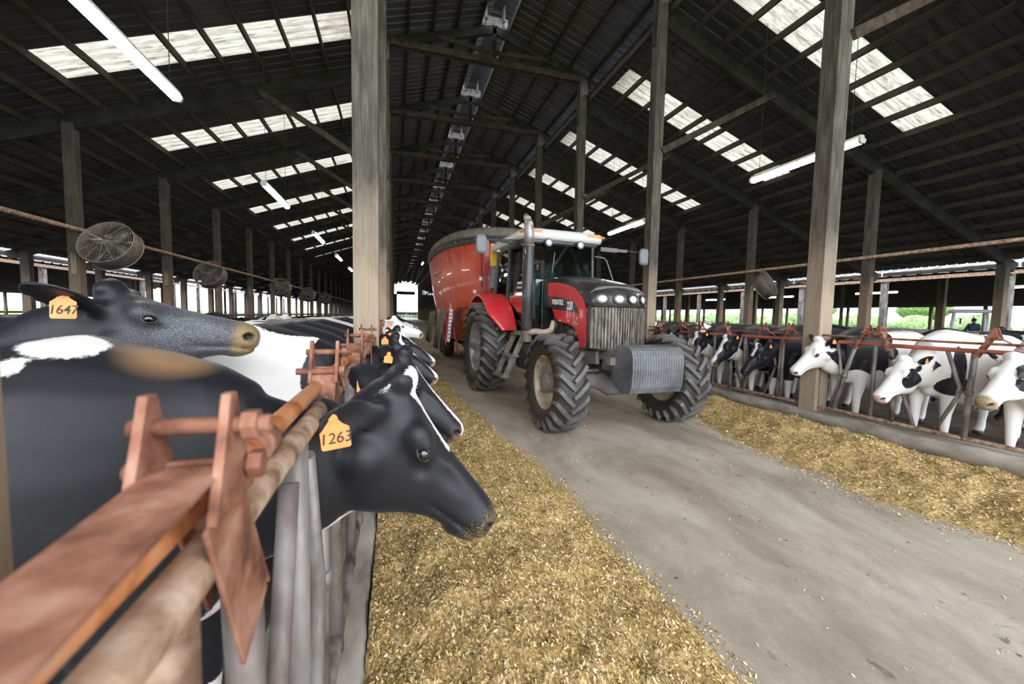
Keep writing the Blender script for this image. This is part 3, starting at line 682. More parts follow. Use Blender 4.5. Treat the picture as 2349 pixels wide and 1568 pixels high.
def cow_body(P):
    """P: dict with head P['hp'] (poll), P['hd'] muzzle direction, P['hu'] up hint, sizes; returns object mesh + frame"""
    m = MB(); s = P.get('fat', 1.0); nn = P.get('n', 20)
    T = [(-1.72, 1.12, .12, .16, .07), (-1.66, 1.13, .20, .30, .15), (-1.52, 1.10, .32, .42, .24), (-1.34, 1.07, .40, .46, .29), (-1.12, 1.05, .42, .47, .315), (-.88, 1.03, .43, .50, .345), (-.62, 1.01, .45, .50, .355), (-.38, 1.02, .49, .46, .325), (-.18, 1.05, .48, .44, .28), (.0, 1.08, .40, .42, .235), (.12, 1.11, .33, .36, .19), (.22, 1.14, .24, .26, .13)]
    m.loft([ring_frame((x, 0, z), (1, 0, 0), (0, 0, 1), (a, b_, w_*s, .86), nn) for x, z, a, b_, w_ in T])
    # neck: bezier from the shoulder to behind the poll
    hd = Vector(P['hd']).normalized(); hp = Vector(P['hp']); hu = Vector(P.get('hu', (0, 0, 1)))
    W = hu.cross(hd).normalized(); U = hd.cross(W)
    A = Vector((-.10, 0, 1.13)); D = hp-U*.17+hd*.03
    if 'dip' in P:
        Bz = Vector((.20, hp.y*.3, P['dip'])); Cc = Vector((hp.x-.24, hp.y*.75, P['dip']-.04))
    else: Bz = A+Vector((.30, 0, .02)); Cc = D-(hd*.45+Vector((.55, 0, 0))).normalized()*P.get('nk', .22)
    pts = []
    K = 9
    for i in range(K+1):
        t = i/K; pts.append(A*(1-t)**3+Bz*3*t*(1-t)**2+Cc*3*t*t*(1-t)+D*t**3)
    rings = []
    for i, p in enumerate(pts):
        t = i/K; tg = (pts[min(i+1, K)]-pts[max(i-1, 0)]).normalized()
        hh = .35*(1-t)**1.2+.155*(1-(1-t)**1.2); ww = .195*(1-t)**1.1+.086*(1-(1-t)**1.1)
        upv = (Vector((0, 0, 1))*(1-t)+(U+Vector((0, 0, .3)))*t)
        rings.append(ring_frame(p, tg, upv, (hh*.95, hh*1.08, ww, .92), nn))
    m.loft(rings)
    # brisket / dewlap
    m.sphere((.03, 0, .86), (.15, .10, .20), nn)
    hs = P.get('hs', 1.0)
    m.loft([[hp+(hd*u+U*0)*hs+W*(math.copysign(abs(math.cos(2*math.pi*j/nn))**sq, math.cos(2*math.pi*j/nn))*w_*hs)+U*hs*(((tv+bv)/2)+math.copysign(abs(math.sin(2*math.pi*j/nn))**sq, math.sin(2*math.pi*j/nn))*(tv-bv)/2) for j in range(nn)] for u, tv, bv, w_, sq in HEADP])
    def H(u, v, w_): return hp+(hd*u+U*v+W*w_)*hs
    m.sphere(H(-.005, .025, 0), (.055*hs, .055*hs, .05*hs), nn)                                 # poll bump
    if P.get('bud', 1):
        for sg in (-1, 1): m.sphere(H(-.005, .02, sg*.035), .045*hs, 12)
    for sg in (-1, 1):
        m.sphere(H(.185, -.055, sg*.082), .043*hs, 14)      # brow / socket
        m.sphere(H(.15, -.045, sg*.075), .05*hs, 14)
        m.sphere(H(.10, -.20, sg*.052), .085*hs, 14)      # cheek
        m.sphere(H(.50, -.075, sg*.035), .045*hs, 12)      # nostril wing
    m.sphere(H(.49, -.15, 0), (.05*hs, .05*hs, .035*hs), 12)                                     # chin
    # ears
    for sg in (-1, 1):
        e = P.get('earR' if sg < 0 else 'earL', (-.35, .05, .9)); es = P.get('es', 1.0)
        ed = (hd*e[0]+U*e[1]+W*sg*e[2]).normalized(); fo = P.get('earfront', hd*.55-U*.45+W*sg*.1)
        if isinstance(fo, tuple): fo = hd*fo[0]+U*fo[1]+W*sg*fo[2]
        fo = (fo-ed*fo.dot(ed)).normalized(); up = ed.cross(fo)
        b0 = H(.02, -.06, sg*.082); rg = []
        for t, wd, th, dp in ((0, .030, .03, 0), (.035, .040, .024, .0), (.08, .064, .016, .012), (.125, .074, .013, .018), (.165, .068, .012, .016), (.20, .048, .011, .01), (.225, .018, .009, .002)):
            c = b0+ed*t*es+Vector((0, 0, -.25))*(t*t*P.get('droop', 1)); r_ = []
            for j in range(12):
                a = 2*math.pi*j/12; xx = math.cos(a)*wd*es; zz = math.sin(a)*th
                r_.append(c+up*xx+fo*(zz+dp*(abs(math.cos(a))**2)*2.0-dp))
            rg.append(r_)
        m.loft(rg)
        P['ear_%d' % sg] = (b0, ed, up, fo)
    # legs
    for sg in (-1, 1):
        df = P.get('leg', (.0, .0, .0, .0)); a = df[0 if sg < 0 else 1]; h = df[2 if sg < 0 else 3]; y = .155*sg
        m.tube([(-.06, y*.9, 1.0), (-.05, y*1.05, .82), (-.03+a*.2, y*1.05, .68), (.0+a*.5, y, .46), (.0+a*.55, y, .40), (.0+a*.8, y, .22), (.0+a*.95, y, .12), (.03+a, y, .06), (.045+a, y, .005)],
               [.13, .115, .085, .056, .054, .038, .046, .052, .062], 14)
        y = .17*sg
        m.tube([(-1.32, y*.8, 1.05), (-1.30, y*1.05, .86), (-1.28, y*1.1, .72), (-1.42, y, .56), (-1.53+h*.3, y, .46), (-1.53+h*.4, y, .40), (-1.51+h*.7, y, .22), (-1.49+h*.9, y, .12), (-1.45+h, y, .06), (-1.43+h, y, .005)],
               [.17, .19, .14, .085, .062, .055, .042, .05, .054, .062], 14)
    m.sphere((-1.17, 0, .60), (.21, .17, .15), nn)
    for sx in (-.08, .06):
        for sg in (-1, 1): m.tube([(-1.17+sx, sg*.07, .52), (-1.17+sx, sg*.08, .41)], [.022, .013], 8)
    me = bpy.data.meshes.new('cow'); me.from_pydata([tuple(p) for p in m.v], [], m.f)
    o = bpy.data.objects.new('cow_tmp', me); COL.objects.link(o)
    r = o.modifiers.new('r', 'REMESH'); r.mode = 'VOXEL'; r.voxel_size = P.get('vox', .02); r.use_smooth_shade = True
    sm = o.modifiers.new('s', 'SMOOTH'); sm.factor = .5; sm.iterations = P.get('smooth', 5)
    dg = bpy.context.evaluated_depsgraph_get(); me2 = bpy.data.meshes.new_from_object(o.evaluated_get(dg)); bpy.data.objects.remove(o)
    n = len(me2.vertices); co = np.empty(n*3, 'f'); me2.vertices.foreach_get('co', co); co = co.reshape(-1, 3).astype(float)
    hpn, hdn, Un, Wn = (np.array(q) for q in (hp, hd, U, W))
    d = (co-hpn)/hs; Hc = np.stack([d@hdn, d@Un, d@Wn], -1)      # head coordinates (u, v, w)
    u, v, ww = Hc.T; aw = np.abs(ww); inhead = (u > -.05)
    # carve nostrils, mouth line, eye hollow, cheek ridge
    def push(ctr, rad, amt, dirv):
        q = np.sqrt(((u-ctr[0])/rad[0])**2+((v-ctr[1])/rad[1])**2+((aw-ctr[2])/rad[2])**2); f_ = np.clip(1-q, 0, 1)
        f_ = f_*f_*(3-2*f_)*amt*inhead
        sg = np.sign(ww); return f_[:, None]*(hdn*dirv[0]+Un*dirv[1]+(Wn*dirv[2])*sg[:, None]), f_
    disp = np.zeros_like(co)
    dd, nf = push((.552, -.072, .050), (.036, .024, .034), .046, (-.7, 0, -.7)); disp += dd
    ml = -.128-.035*np.clip((.5-u)/.2, 0, 1); g = np.exp(-((v-ml)/.008)**2)*((u > .30) & (u < .575))*np.clip((u-.30)/.08, 0, 1)
    sgn = np.sign(ww)[:, None]; disp += -(g*.014)[:, None]*(Wn*sgn*.9+hdn*.5)
    dd, _ = push((.235, -.10, .095), (.05, .035, .05), .012, (0, 0, -1)); disp += dd
    dd, _ = push((.33, -.06, .075), (.09, .035, .05), .010, (0, 0, -1)); disp += dd
    dd, _ = push((.255, .0, .06), (.06, .05, .05), .008, (0, -1, -.5)); disp += dd
    dd, ef = push((.196, -.062, .125), (.028, .019, .05), .017, (0, 0, -1)); disp += dd*hs
    co2 = co+disp; me2.vertices.foreach_set('co', co2.astype('f').ravel())
    def attr(nm, a):
        at = me2.attributes.new(nm, 'FLOAT', 'POINT'); at.data.foreach_set('value', np.ascontiguousarray(a, 'f'))
    mask = P.get('mask')
    attr('wh', mask(co, Hc) if mask else np.full(n, -1.0))
    attr('mz', np.clip((u-.44)/.08, 0, 1)*P.get('dust', .7)*((v > -.22)&(v < .05)))
    attr('sp', (np.clip((u-.02)/.28, 0, 1)*(u < .7)*inhead if P.get('grey') else np.zeros(n))*P.get('grey', 0))
    attr('hf', np.clip((.075-co[:, 2])/.01, 0, 1))
    # wrinkles of the neck
    tt = co[:, 0]+.25*(co[:, 2]-1.1); wr = (np.sin(tt*80+1.2*np.sin(co[:, 2]*9)))**4*np.exp(-((co[:, 0]-.26)/.13)**2)*(u < -.02)
    attr('wr', -wr)
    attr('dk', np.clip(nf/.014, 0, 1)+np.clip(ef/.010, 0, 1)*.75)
    attr('pk', np.clip((u-.535)/.02, 0, 1)*P.get('pink', 0))
    attr('br', P['brown'](co, Hc) if 'brown' in P else np.zeros(n))
    return me2, (hp, hd, U, W, hs)
def tag_mesh(sz):
    m = MB(); p = [(-.5, -1), (.5, -1), (.56, -.93), (.56, -.18), (.30, .0), (.13, .22), (.12, .36), (0, .42), (-.12, .36), (-.13, .22), (-.30, 0), (-.56, -.18), (-.56, -.93)]
    m.prism([(a*sz, b*sz) for a, b in p], -.0012, .0012, 'Y'); return m
def ear_tag(parent, loc, nrm, down, sz=.062, text=None, back=False):
    """flat tag hanging at loc, facing nrm"""
    nrm = Vector(nrm).normalized(); z = -Vector(down); z = (z-nrm*z.dot(nrm)).normalized(); x = z.cross(-nrm).normalized()*-1
    x = (-nrm).cross(z).normalized()
    o = tag_mesh(sz).build('ear_tag', M_tag, parent, bevel=.0008)
    M = Matrix((x, -nrm, z)).transposed()           # local -y faces nrm
    if M.determinant() < 0: M = Matrix((-x, -nrm, z)).transposed()
    o.matrix_local = Matrix.Translation(loc) @ M.to_4x4()
    MB().lathe([(.012, -.004), (.012, -.0012)], (0, 0, sz*.22), 'Y', 12).build('stud', M_tag, o)
    if text:
        cu = bpy.data.curves.new('tag_number', 'FONT'); cu.body = text; cu.size = sz*.62; cu.align_x = 'CENTER'; cu.align_y = 'CENTER'; cu.extrude = .0004; cu.shear = .15; cu.offset = .0002
        t0 = bpy.data.objects.new('tmp', cu); COL.objects.link(t0); dg = bpy.context.evaluated_depsgraph_get()
        me = bpy.data.meshes.new_from_object(t0.evaluated_get(dg)); bpy.data.objects.remove(t0)
        me.materials.clear(); me.materials.append(M_ink); t = bpy.data.objects.new('tag_number', me); COL.objects.link(t); t.parent = o
        t.rotation_euler = (math.pi/2, 0, 0); t.location = (0, -.0022, -sz*.58)
    return o
def cow(name_label, P, loc, rz, group, mat=None, tags=(), scale=1.0):
    me, (hp, hd, U, W, hs) = cow_body(P); me.materials.append(mat or M_hide)
    o = bpy.data.objects.new('cow', me); COL.objects.link(o); o.location = loc; o.rotation_euler = (0, 0, rz); o.scale = (scale,)*3
    tag(o, name_label, 'cow', group)
    for sg in (-1, 1):
        c = hp+(hd*.196+U*-.062+W*sg*.104)*hs
        q = (W*sg*.92+hd*.25+U*.12).normalized()
        e = MB().sphere((0, 0, 0), .0215*hs, 20).build('eye', M_eye, o); e.location = c
        # eyelids: a rim around the ball
        x = hd-q*hd.dot(q); x.normalize(); y = q.cross(x); m = MB()
        m.tube([c+q*.012*hs+x*.026*hs*math.cos(a)+y*.0165*hs*math.sin(a)-q*.010*hs*abs(math.cos(a)) for a in np.linspace(0, 2*math.pi, 25)], .0045*hs, 8, False); m.build('eyelid', mat or M_hide if P.get('lid_hide') else M_eyew, o)
    t = MB(); t.tube([(-1.68, 0, 1.30), (-1.78, 0, 1.22), (-1.82, 0, .95), (-1.80, .02, .65), (-1.78, .03, .5)], [.04, .032, .022, .016, .02], 10); t.tube([(-1.78, .03, .52), (-1.78, .03, .38), (-1.77, .03, .24)], [.022, .045, .008], 10); t.build('tail', mat or M_hide, o)
    for sg, t_, kw in tags:
        b0, ed, up, fo = P['ear_%d' % sg]
        p = b0+ed*(t_*P.get('es', 1))+Vector((0, 0, -.25))*(t_*t_*P.get('droop', 1))
        n_ = kw.get('n', fo); ear_tag(o, p+n_.normalized()*.012 if not isinstance(n_, tuple) else p+Vector(n_)*.014, n_, kw.get('down', (0, 0, -1)), kw.get('sz', .062), kw.get('text'))
        if kw.get('button'):
            bt = MB().lathe([(.014, -.002), (.014, .002)], n=16).build('button', M_tagw, o); bt.location = b0+ed*(t_-.045)+fo*.02
            bt.rotation_euler = Vector(fo).to_track_quat('Z', 'Y').to_euler()
    return o
def E(co, c, r):     # signed: positive inside ellipsoid
    q = np.sqrt((((co-np.array(c))/np.array(r))**2).sum(1)); return (1-q)*min(r)
mx = np.maximum; mn = np.minimum
# --- 1263: black cow right beside the camera, head lowered through the fence
def mk1(co, H):
    u, v, w = H.T
    blaze = mn(mn(.028+.034*np.clip((.10-u)/.12, 0, 1)-np.abs(w-.0), .27-u), mn(u+.02, v+.10))
    chin = mn(mn(-.325-v, .24-u), mn(u-.02, .05-np.abs(w)))
    sh = mx(E(co, (-.17, -.10, 1.53), (.10, .09, .06)), E(co, (-.23, -.20, 1.49), (.045, .06, .05)))
    leg = mn(.36-co[:, 2], .1)*1.0
    return mx(mx(blaze, chin), mx(sh, leg))
P1 = dict(dip=1.11, hp=(.625, .00, 1.365), hd=(.62, .0, -.77), hu=(.77, 0, .62), vox=.0115, smooth=16, mask=mk1, hs=1.06, earR=(-.50, -.72, .56), earL=(-.75, -.15, .60), earfront=(.25, .0, 1.0), es=.95, droop=1.4, dust=.75, n=24,
          brown=lambda co, H: np.clip(1-np.sqrt(((co[:, 0]-.05)/.15)**2+((co[:, 2]-1.50)/.10)**2+((co[:, 1]+.05)/.16)**2)*1.0, 0, .5)*1.7)
cow('black cow with white blaze and orange tag 1263, nearest head lowered over the feed', P1, (-.62, 1.36, 0), 0, 'cows at the left feed fence',
    tags=[(-1, .165, dict(n=(.05, -1, .15), down=(.12, 0, -1), sz=.068, text='1263')), (1, .12, dict(n=(-.1, -1, .3), sz=.05, button=True))])
# --- 1647: grey-faced cow holding her head level behind
P2 = dict(hp=(.475, 0, 1.715), hd=(.98, 0, -.19), hu=(0, 0, 1), vox=.0125, smooth=14, grey=.42, earR=(-.62, .26, .70), earL=(-.5, .3, .7), earfront=(.2, -.7, .5), es=1.08, droop=.35, dust=1.2, hs=1.0, nk=.3, n=24)
cow('grey speckled black cow with orange tag 1647, head held level over her neighbours', P2, (-1.64, 2.13, -.06), 0, 'cows at the left feed fence',
    tags=[(-1, .10, dict(n=(-.1, -1, .05), down=(0, 0, -1), sz=.078, text='1647'))])
# --- third: black neck and face with thin blaze, mostly white body
def mk3(co, H):
    u, v, w = H.T
    blaze = mn(mn(.020+.02*np.clip((u-.2)/.3, 0, 1)-np.abs(w), u-.10), v+.07)
    chin = mn(mn(-.19-v, u-.2), .5-u)
    body = mn(.10-co[:, 0]+.05*np.sin(co[:, 2]*9), .5)
    blk = mx(mx(E(co, (-.55, .12, 1.52), (.35, .10, .04)), E(co, (-.02, .10, 1.52), (.24, .26, .09))), E(co, (-1.25, 0, 1.1), (.30, .5, .25)))
    return mx(mx(blaze, chin), mn(body, -blk))
P3 = dict(dip=1.03, hp=(.60, -.20, 1.345), hd=(.62, -.22, -.66), hu=(.7, 0, .62), vox=.014, smooth=10, mask=mk3, hs=1.02, earR=(-.55, .25, .65), earL=(-.6, .25, .8), earfront=(.6, -.2, .9), es=.8, droop=.6, dust=.5, pink=.3)
cow('black faced cow with thin white blaze and pale body, second over the left feed', P3, (-.56, 2.66, 0), 0, 'cows at the left feed fence',
    tags=[(-1, .10, dict(n=(-.25, -1, .1), down=(-.1, 0, -1), sz=.042)), (1, .12, dict(n=(0, -1, .3), sz=.045, button=True))])
# --- head low in the feed just behind her
P4 = dict(dip=.98, hp=(.62, -.02, 1.08), hd=(.52, .0, -.80), hu=(.8, 0, .5), vox=.016, mask=lambda co, H: np.full(len(co), -1.0), dust=.5)
cow('plain black cow eating with only her muzzle showing under the second head', P4, (-.58, 3.35, 0), 0, 'cows at the left feed fence')
def mk5(co, H):
    u, v, w = H.T
    b = mn(.035-np.abs(w+.03*np.sin(u*14)), v+.09); return mx(mn(b, u+.02), mn(E(co, (-.8, 0, 1.45), (.5, .4, .25)), .2))
P5 = dict(dip=1.03, hp=(.60, -.06, 1.36), hd=(.76, -.08, -.62), hu=(.6, 0, .8), vox=.016, mask=mk5, dust=.3, pink=.8, earR=(-.6, .1, .6), earfront=(.4, -.2, 1), es=.9)
cow('black cow with a shaggy white blaze and pink nose, third head over the left feed', P5, (-.60, 4.05, 0), 0, 'cows at the left feed fence',
    tags=[(-1, .13, dict(n=(-.05, -1, .1), sz=.055)), (1, .12, dict(n=(0, -1, .3), sz=.045, button=True))])
P6 = dict(dip=1.03, hp=(.60, -.03, 1.40), hd=(.80, -.1, -.56), hu=(.6, 0, .8), vox=.02, mask=mk5, dust=.3, pink=.5)
cow('black and white patched cow, fourth head over the left feed', P6, (-.58, 4.8, 0), 0, 'cows at the left feed fence', tags=[(-1, .13, dict(n=(-.05, -1, .1), sz=.06))])
# --- pool of shared shapes for the far cows
def simple(P): P.setdefault('vox', .03); P.setdefault('n', 16); return cow_body(P)
pool = [simple(dict(dip=1.03, earR=(-.7, .1, .5), earL=(-.7, .1, .5), earfront=(.3, -.2, 1), hp=(.60, 0, 1.30), hd=(.68, .05, -.70), hu=(.6, 0, .8), mask=None)), simple(dict(dip=.98, earR=(-.7, .1, .5), earL=(-.7, .1, .5), earfront=(.3, -.2, 1), hp=(.62, .04, 1.0), hd=(.45, 0, -.85), hu=(.85, 0, .4))), simple(dict(hp=(.60, -.03, 1.50), hd=(.9, -.1, -.35), hu=(.2, 0, 1)))]
for me, _ in pool: me.materials.append(M_hider)
def poolcow(i, loc, rz, label, group):
    me, fr = pool[i % 3]; o = bpy.data.objects.new('cow', me); COL.objects.link(o); o.location = loc; o.rotation_euler = (0, 0, rz); tag(o, label, 'cow', group)
    hp, hd, U, W, hs = fr
    for sg in (-1, 1):
        e = MB().sphere(hp+(hd*.196+U*-.062+W*sg*.108)*hs, .022, 8).build('eye', M_eye, o)
    b0 = hp+hd*-.02+W*-.2+U*-.09
    ear_tag(o, b0, (.2, -1, 0), (0, 0, -1), .05)
    return o
yy = 5.55
for i in range(16):
    poolcow(i*2+1 if i % 3 else i, (-.60+.05*math.sin(i*3), yy, 0), .05*math.sin(i*2), f'holstein cow at the left feed fence, {nth(min(i+5, 11))} from the camera' if i < 6 else 'tiny far holstein cow at the left feed fence', 'cows at the left feed fence'); yy += .86
# second row: cows standing deeper in the left pen, seen as backs
for i, (x, y, r) in enumerate([(-3.2, 6.5, .4), (-4.0, 9.2, 1.3), (-3.0, 12, -1.0), (-5.4, 15.2, .2)]):
    poolcow(i, (x, y, 0), r, ['patched cow standing in the left pen behind the first row, nearest one', 'patched cow standing deeper in the left pen, second one', 'patched cow standing deeper in the left pen, third one', 'patched cow standing far back in the left pen, fourth one'][i], 'cows in the left pen')
# ------------------------------------------------ right hand row (they face -X)
GR = 'cows at the right feed fence'
def rc(label, P, y, x=6.70, rz=math.pi, tags=()):
    P.setdefault('vox', .016); P.setdefault('n', 20); P.setdefault('dip', 1.02); P['earL'] = (-.72, .12, .50); P['earR'] = (-.5, .15, .7); P['earfront'] = (.3, -.15, 1.0); P.setdefault('hs', 1.08); return cow(label, P, (x, y, 0), rz, GR, tags=tags)
# white head with black patch over the cheek, half cut by the frame
def mkA(co, H):
    u, v, w = H.T
    blk = mx(E(H, (.12, -.12, .10), (.13, .13, .12)), mx(E(H, (-.02, -.02, .12), (.05, .06, .12)), E(co, (-.9, 0, 1.2), (.35, .6, .3))))
    blk = mx(blk, mn(mn(np.abs(w)-.12, .10-u), mn(u+.22, mn(v+.28, .40-np.abs(w)))))
    return mn(np.full(len(co), .2), -blk)
rc('white cow with dark muzzle and black cheek patch, cut off at the right edge', dict(hp=(.52, .02, 1.25), hd=(.74, -.04, -.66), hu=(.5, 0, .86), mask=mkA, dust=1.3, earL=(-.2, .2, .9), hs=1.10), 2.50)
def mkB(co, H):
    u, v, w = H.T
    blk = mx(E(H, (.15, -.13, .09), (.125, .105, .12)), mx(E(H, (-.02, -.13, .16), (.06, .05, .16)), E(co, (-.02, .25, 1.05), (.09, .2, .28))))
    blk = mx(blk, E(co, (-.02, .2, .82), (.20, .2, .12)))
    blk = mx(blk, mn(mn(np.abs(w)-.12, .10-u), mn(u+.22, mn(v+.28, .40-np.abs(w)))))
    return mn(np.full(len(co), .2), -blk)
rc('white cow with big black eye patch, reaching over the right kerb', dict(hp=(.54, -.02, 1.13), hd=(.70, -.05, -.70), hu=(.45, 0, .88), mask=mkB, dust=.2, pink=.9, earL=(-.55, -.05, .75), earfront=(.3, -.6, .5), nk=.3), 3.38,
   tags=[(1, .13, dict(n=(.1, 1, .1), sz=.045))])
def mkC(co, H):
    u, v, w = H.T
    head = mx(u+.06, -1)
    rr_ = np.sin(co[:, 0]*9+co[:, 2]*13)*np.sin(co[:, 2]*11-co[:, 0]*4)
    body = mx(mn(.86-co[:, 2]+.03*np.sin(co[:, 0]*20), .2), mn((-.45-co[:, 0])*.4, .1)+rr_*.06)
    ear = mn(np.abs(w)-.10, .1); eye = E(H, (.19, -.05, .11), (.018, .016, .03))
    return mx(mn(mn(head, -ear*((u < .1)*1.0)+(u >= .1)*.1), -eye), body)
rc('white headed cow with a black neck and speckled flank at the right fence', dict(hp=(.50, -.10, 1.31), hd=(.60, -.24, -.76), hu=(.5, 0, .85), mask=mkC, dust=.2, pink=.8, earL=(-.25, -.02, .95)), 4.40,
   tags=[(1, .13, dict(n=(.2, 1, .1), sz=.05))])
def mkD(co, H):
    u, v, w = H.T
    b = mn(.028-np.abs(w), mn(v+.07, .22-u)); return mx(b, mn(.55-co[:, 2], .1))
rc('small black cow with a white star, head lowered left of the white headed cow', dict(hp=(.56, .02, 1.14), hd=(.66, .0, -.74), hu=(.5, 0, .85), mask=mkD, dust=.3, hs=1.0), 5.50, tags=[(1, .12, dict(n=(.1, 1, .1), sz=.045))])
def mkE(co, H):
    u, v, w = H.T
    b = mn(.045-np.abs(w)+.01*np.sin(u*30), v+.09); ch = mn(-.235-v, u-.02)
    return mx(mx(mn(b, u+.04), mn(ch, .1)), mn(.6-co[:, 2], .1))
rc('black cow with a broad white blaze, third head from the tractor wheel', dict(hp=(.52, .02, 1.25), hd=(.62, .0, -.77), hu=(.5, 0, .85), mask=mkE, dust=.8, pink=.2), 6.25, tags=[(1, .12, dict(n=(.1, 1, .1), sz=.045))])
rc('black cow with a white forehead, second head from the tractor wheel', dict(hp=(.50, .02, 1.27), hd=(.62, .0, -.77), hu=(.5, 0, .85), mask=mkE, dust=.3, vox=.02), 7.05, tags=[(1, .12, dict(n=(.1, 1, .1), sz=.045))])
yy = 7.9
for i in range(9):
    poolcow(i, (6.78, yy, 0), math.pi+.06*math.sin(i), 'holstein cow at the right feed fence just behind the tractor wheel' if i == 0 else 'holstein cow at the right feed fence hidden behind the tractor', GR); yy += .95
for i, (x, y, r) in enumerate([(9.3, 3.6, 2.4), (10.4, 5.3, 1.2), (9.0, 6.9, .4), (11.8, 8.4, 2.9), (9.6, 10.2, 2.0), (12.5, 4.6, 1.9), (11.5, 12.5, .5)]):
    poolcow(i, (x, y, 0), r, f'pale patched cow standing loose behind the right row, {nth(i)} one', 'cows in the right pen')
# ================================================================== tractor
def paint(name, col, dust, rough=.35, amt=.55, dcol=(.38, .33, .27)):
    m, nt, b = newmat(name); v = coords(nt, 'Object'); n = noise(nt, v, 3.0, 6, .65); n2 = noise(nt, v, 70, 4, .8)
    f = maths(nt, 'MULTIPLY', ramp(nt, maths(nt, 'ADD', maths(nt, 'MULTIPLY', n, .6), maths(nt, 'MULTIPLY', n2, .4)), [(.42, (0, 0, 0)), (.66, (1, 1, 1))]), amt)
    nt.links.new(mixc(nt, f, col, dcol), b.inputs['Base Color']); nt.links.new(maths(nt, 'ADD', maths(nt, 'MULTIPLY', f, .5), rough), b.inputs['Roughness'])
    b.inputs['Coat Weight'].default_value = .3; return m
T_red = paint('tractor_red', (.60, .012, .02), .3, .28, .28, (.62, .20, .17))
T_blk = paint('black_plastic', (.014, .014, .016), .3, .32, .38, (.15, .13, .11))
T_dark = paint('dark_engine_metal', (.03, .028, .026), .3, .6, .6, (.14, .12, .10))
T_white = paint('off_white_roof', (.76, .74, .68), .3, .35, .3, (.5, .45, .38))
T_beige = pmat('dusty_beige_pipe', [(.42, .31, .23), (.62, .49, .39)], 6, .6, .1, .1)
T_wgt = paint('cast_weight', (.07, .075, .085), .3, .42, .65, (.25, .24, .24))
T_frame = paint('muddy_frame', (.12, .11, .10), .3, .65, .9, (.28, .245, .215))
T_grill = pmat('dirty_grille', [(.05, .042, .034), (.17, .15, .12), (.30, .265, .22)], 14, .55, .3, .5, (1, 1, .3))
T_gap = pmat('grille_gap', [(.02, .018, .015), (.08, .065, .05)], 30, .8, 0, .3)
T_chrome = pmat('lamp_reflector', [(.72, .72, .72), (.9, .9, .9)], 30, .12, .6, 0)
T_lens = pmat('lamp_glass', [(.62, .64, .66), (.85, .85, .86)], 24, .12, .2, .3)
T_amber = pmat('amber_lens', [(.75, .22, .03), (.85, .30, .05)], 20, .25, 0, 0)
T_seat = pmat('interior_trim', [(.07, .09, .09), (.12, .15, .15)], 8, .7, 0, 0)
T_mir = pmat('mirror_back', [(.15, .155, .17), (.20, .205, .22)], 8, .45, 0, 0)
T_txt = pmat('white_decal', [(.75, .75, .75)], 8, .5, 0, 0)
T_grey = pmat('grey_decal', [(.33, .27, .25)], 8, .5, 0, 0)
T_brk = pmat('dusty_step_metal', [(.13, .11, .09), (.29, .25, .215)], 9, .75, .1, .4)
T_yel = pmat('yellow_paint', [(.75, .48, .04)], 8, .5, 0, 0)
def glass(name, tint, refl):
    m, nt, b = newmat(name); nt.nodes.remove(b); t = N(nt, 'ShaderNodeBsdfTransparent'); t.inputs[0].default_value = (*tint, 1)
    g = N(nt, 'ShaderNodeBsdfGlossy'); g.inputs['Roughness'].default_value = .03; f = N(nt, 'ShaderNodeFresnel'); f.inputs[0].default_value = 1.5
    mx_ = N(nt, 'ShaderNodeMixShader'); nt.links.new(maths(nt, 'ADD', maths(nt, 'MULTIPLY', f.outputs[0], .9), refl, True), mx_.inputs[0]); nt.links.new(t.outputs[0], mx_.inputs[1]); nt.links.new(g.outputs[0], mx_.inputs[2])
    nt.links.new(mx_.outputs[0], nt.nodes['Material Output'].inputs[0]); return m
T_glass = glass('cab_glass', (.66, .76, .75), .03)
def rubber():
    m, nt, b = newmat('tyre_rubber'); v = coords(nt, 'Object'); n = noise(nt, v, 5, 5, .7); n2 = noise(nt, v, 60, 4, .8)
    vo = N(nt, 'ShaderNodeTexVoronoi'); vo.inputs['Scale'].default_value = 42; nt.links.new(v, vo.inputs['Vector'])
    hgt = N(nt, 'ShaderNodeAttribute', attribute_name='lug')
    c = mixc(nt, ramp(nt, n2, [(.4, (0, 0, 0)), (.68, (1, 1, 1))]), (.02, .017, .014), (.075, .062, .046))
    c = mixc(nt, maths(nt, 'MULTIPLY', hgt.outputs['Fac'], ramp(nt, n, [(.3, (.15, .15, .15)), (.6, (1, 1, 1))])), c, (.115, .108, .11))
    sp = maths(nt, 'MULTIPLY', ramp(nt, vo.outputs['Distance'], [(.12, (1, 1, 1)), (.2, (0, 0, 0))]), ramp(nt, n, [(.5, (0, 0, 0)), (.6, (1, 1, 1))]))
    c = mixc(nt, sp, c, (.30, .24, .08))
    nt.links.new(c, b.inputs['Base Color']); b.inputs['Roughness'].default_value = .42; bump(nt, b, n2, .5, .008); return m
T_rub = rubber()
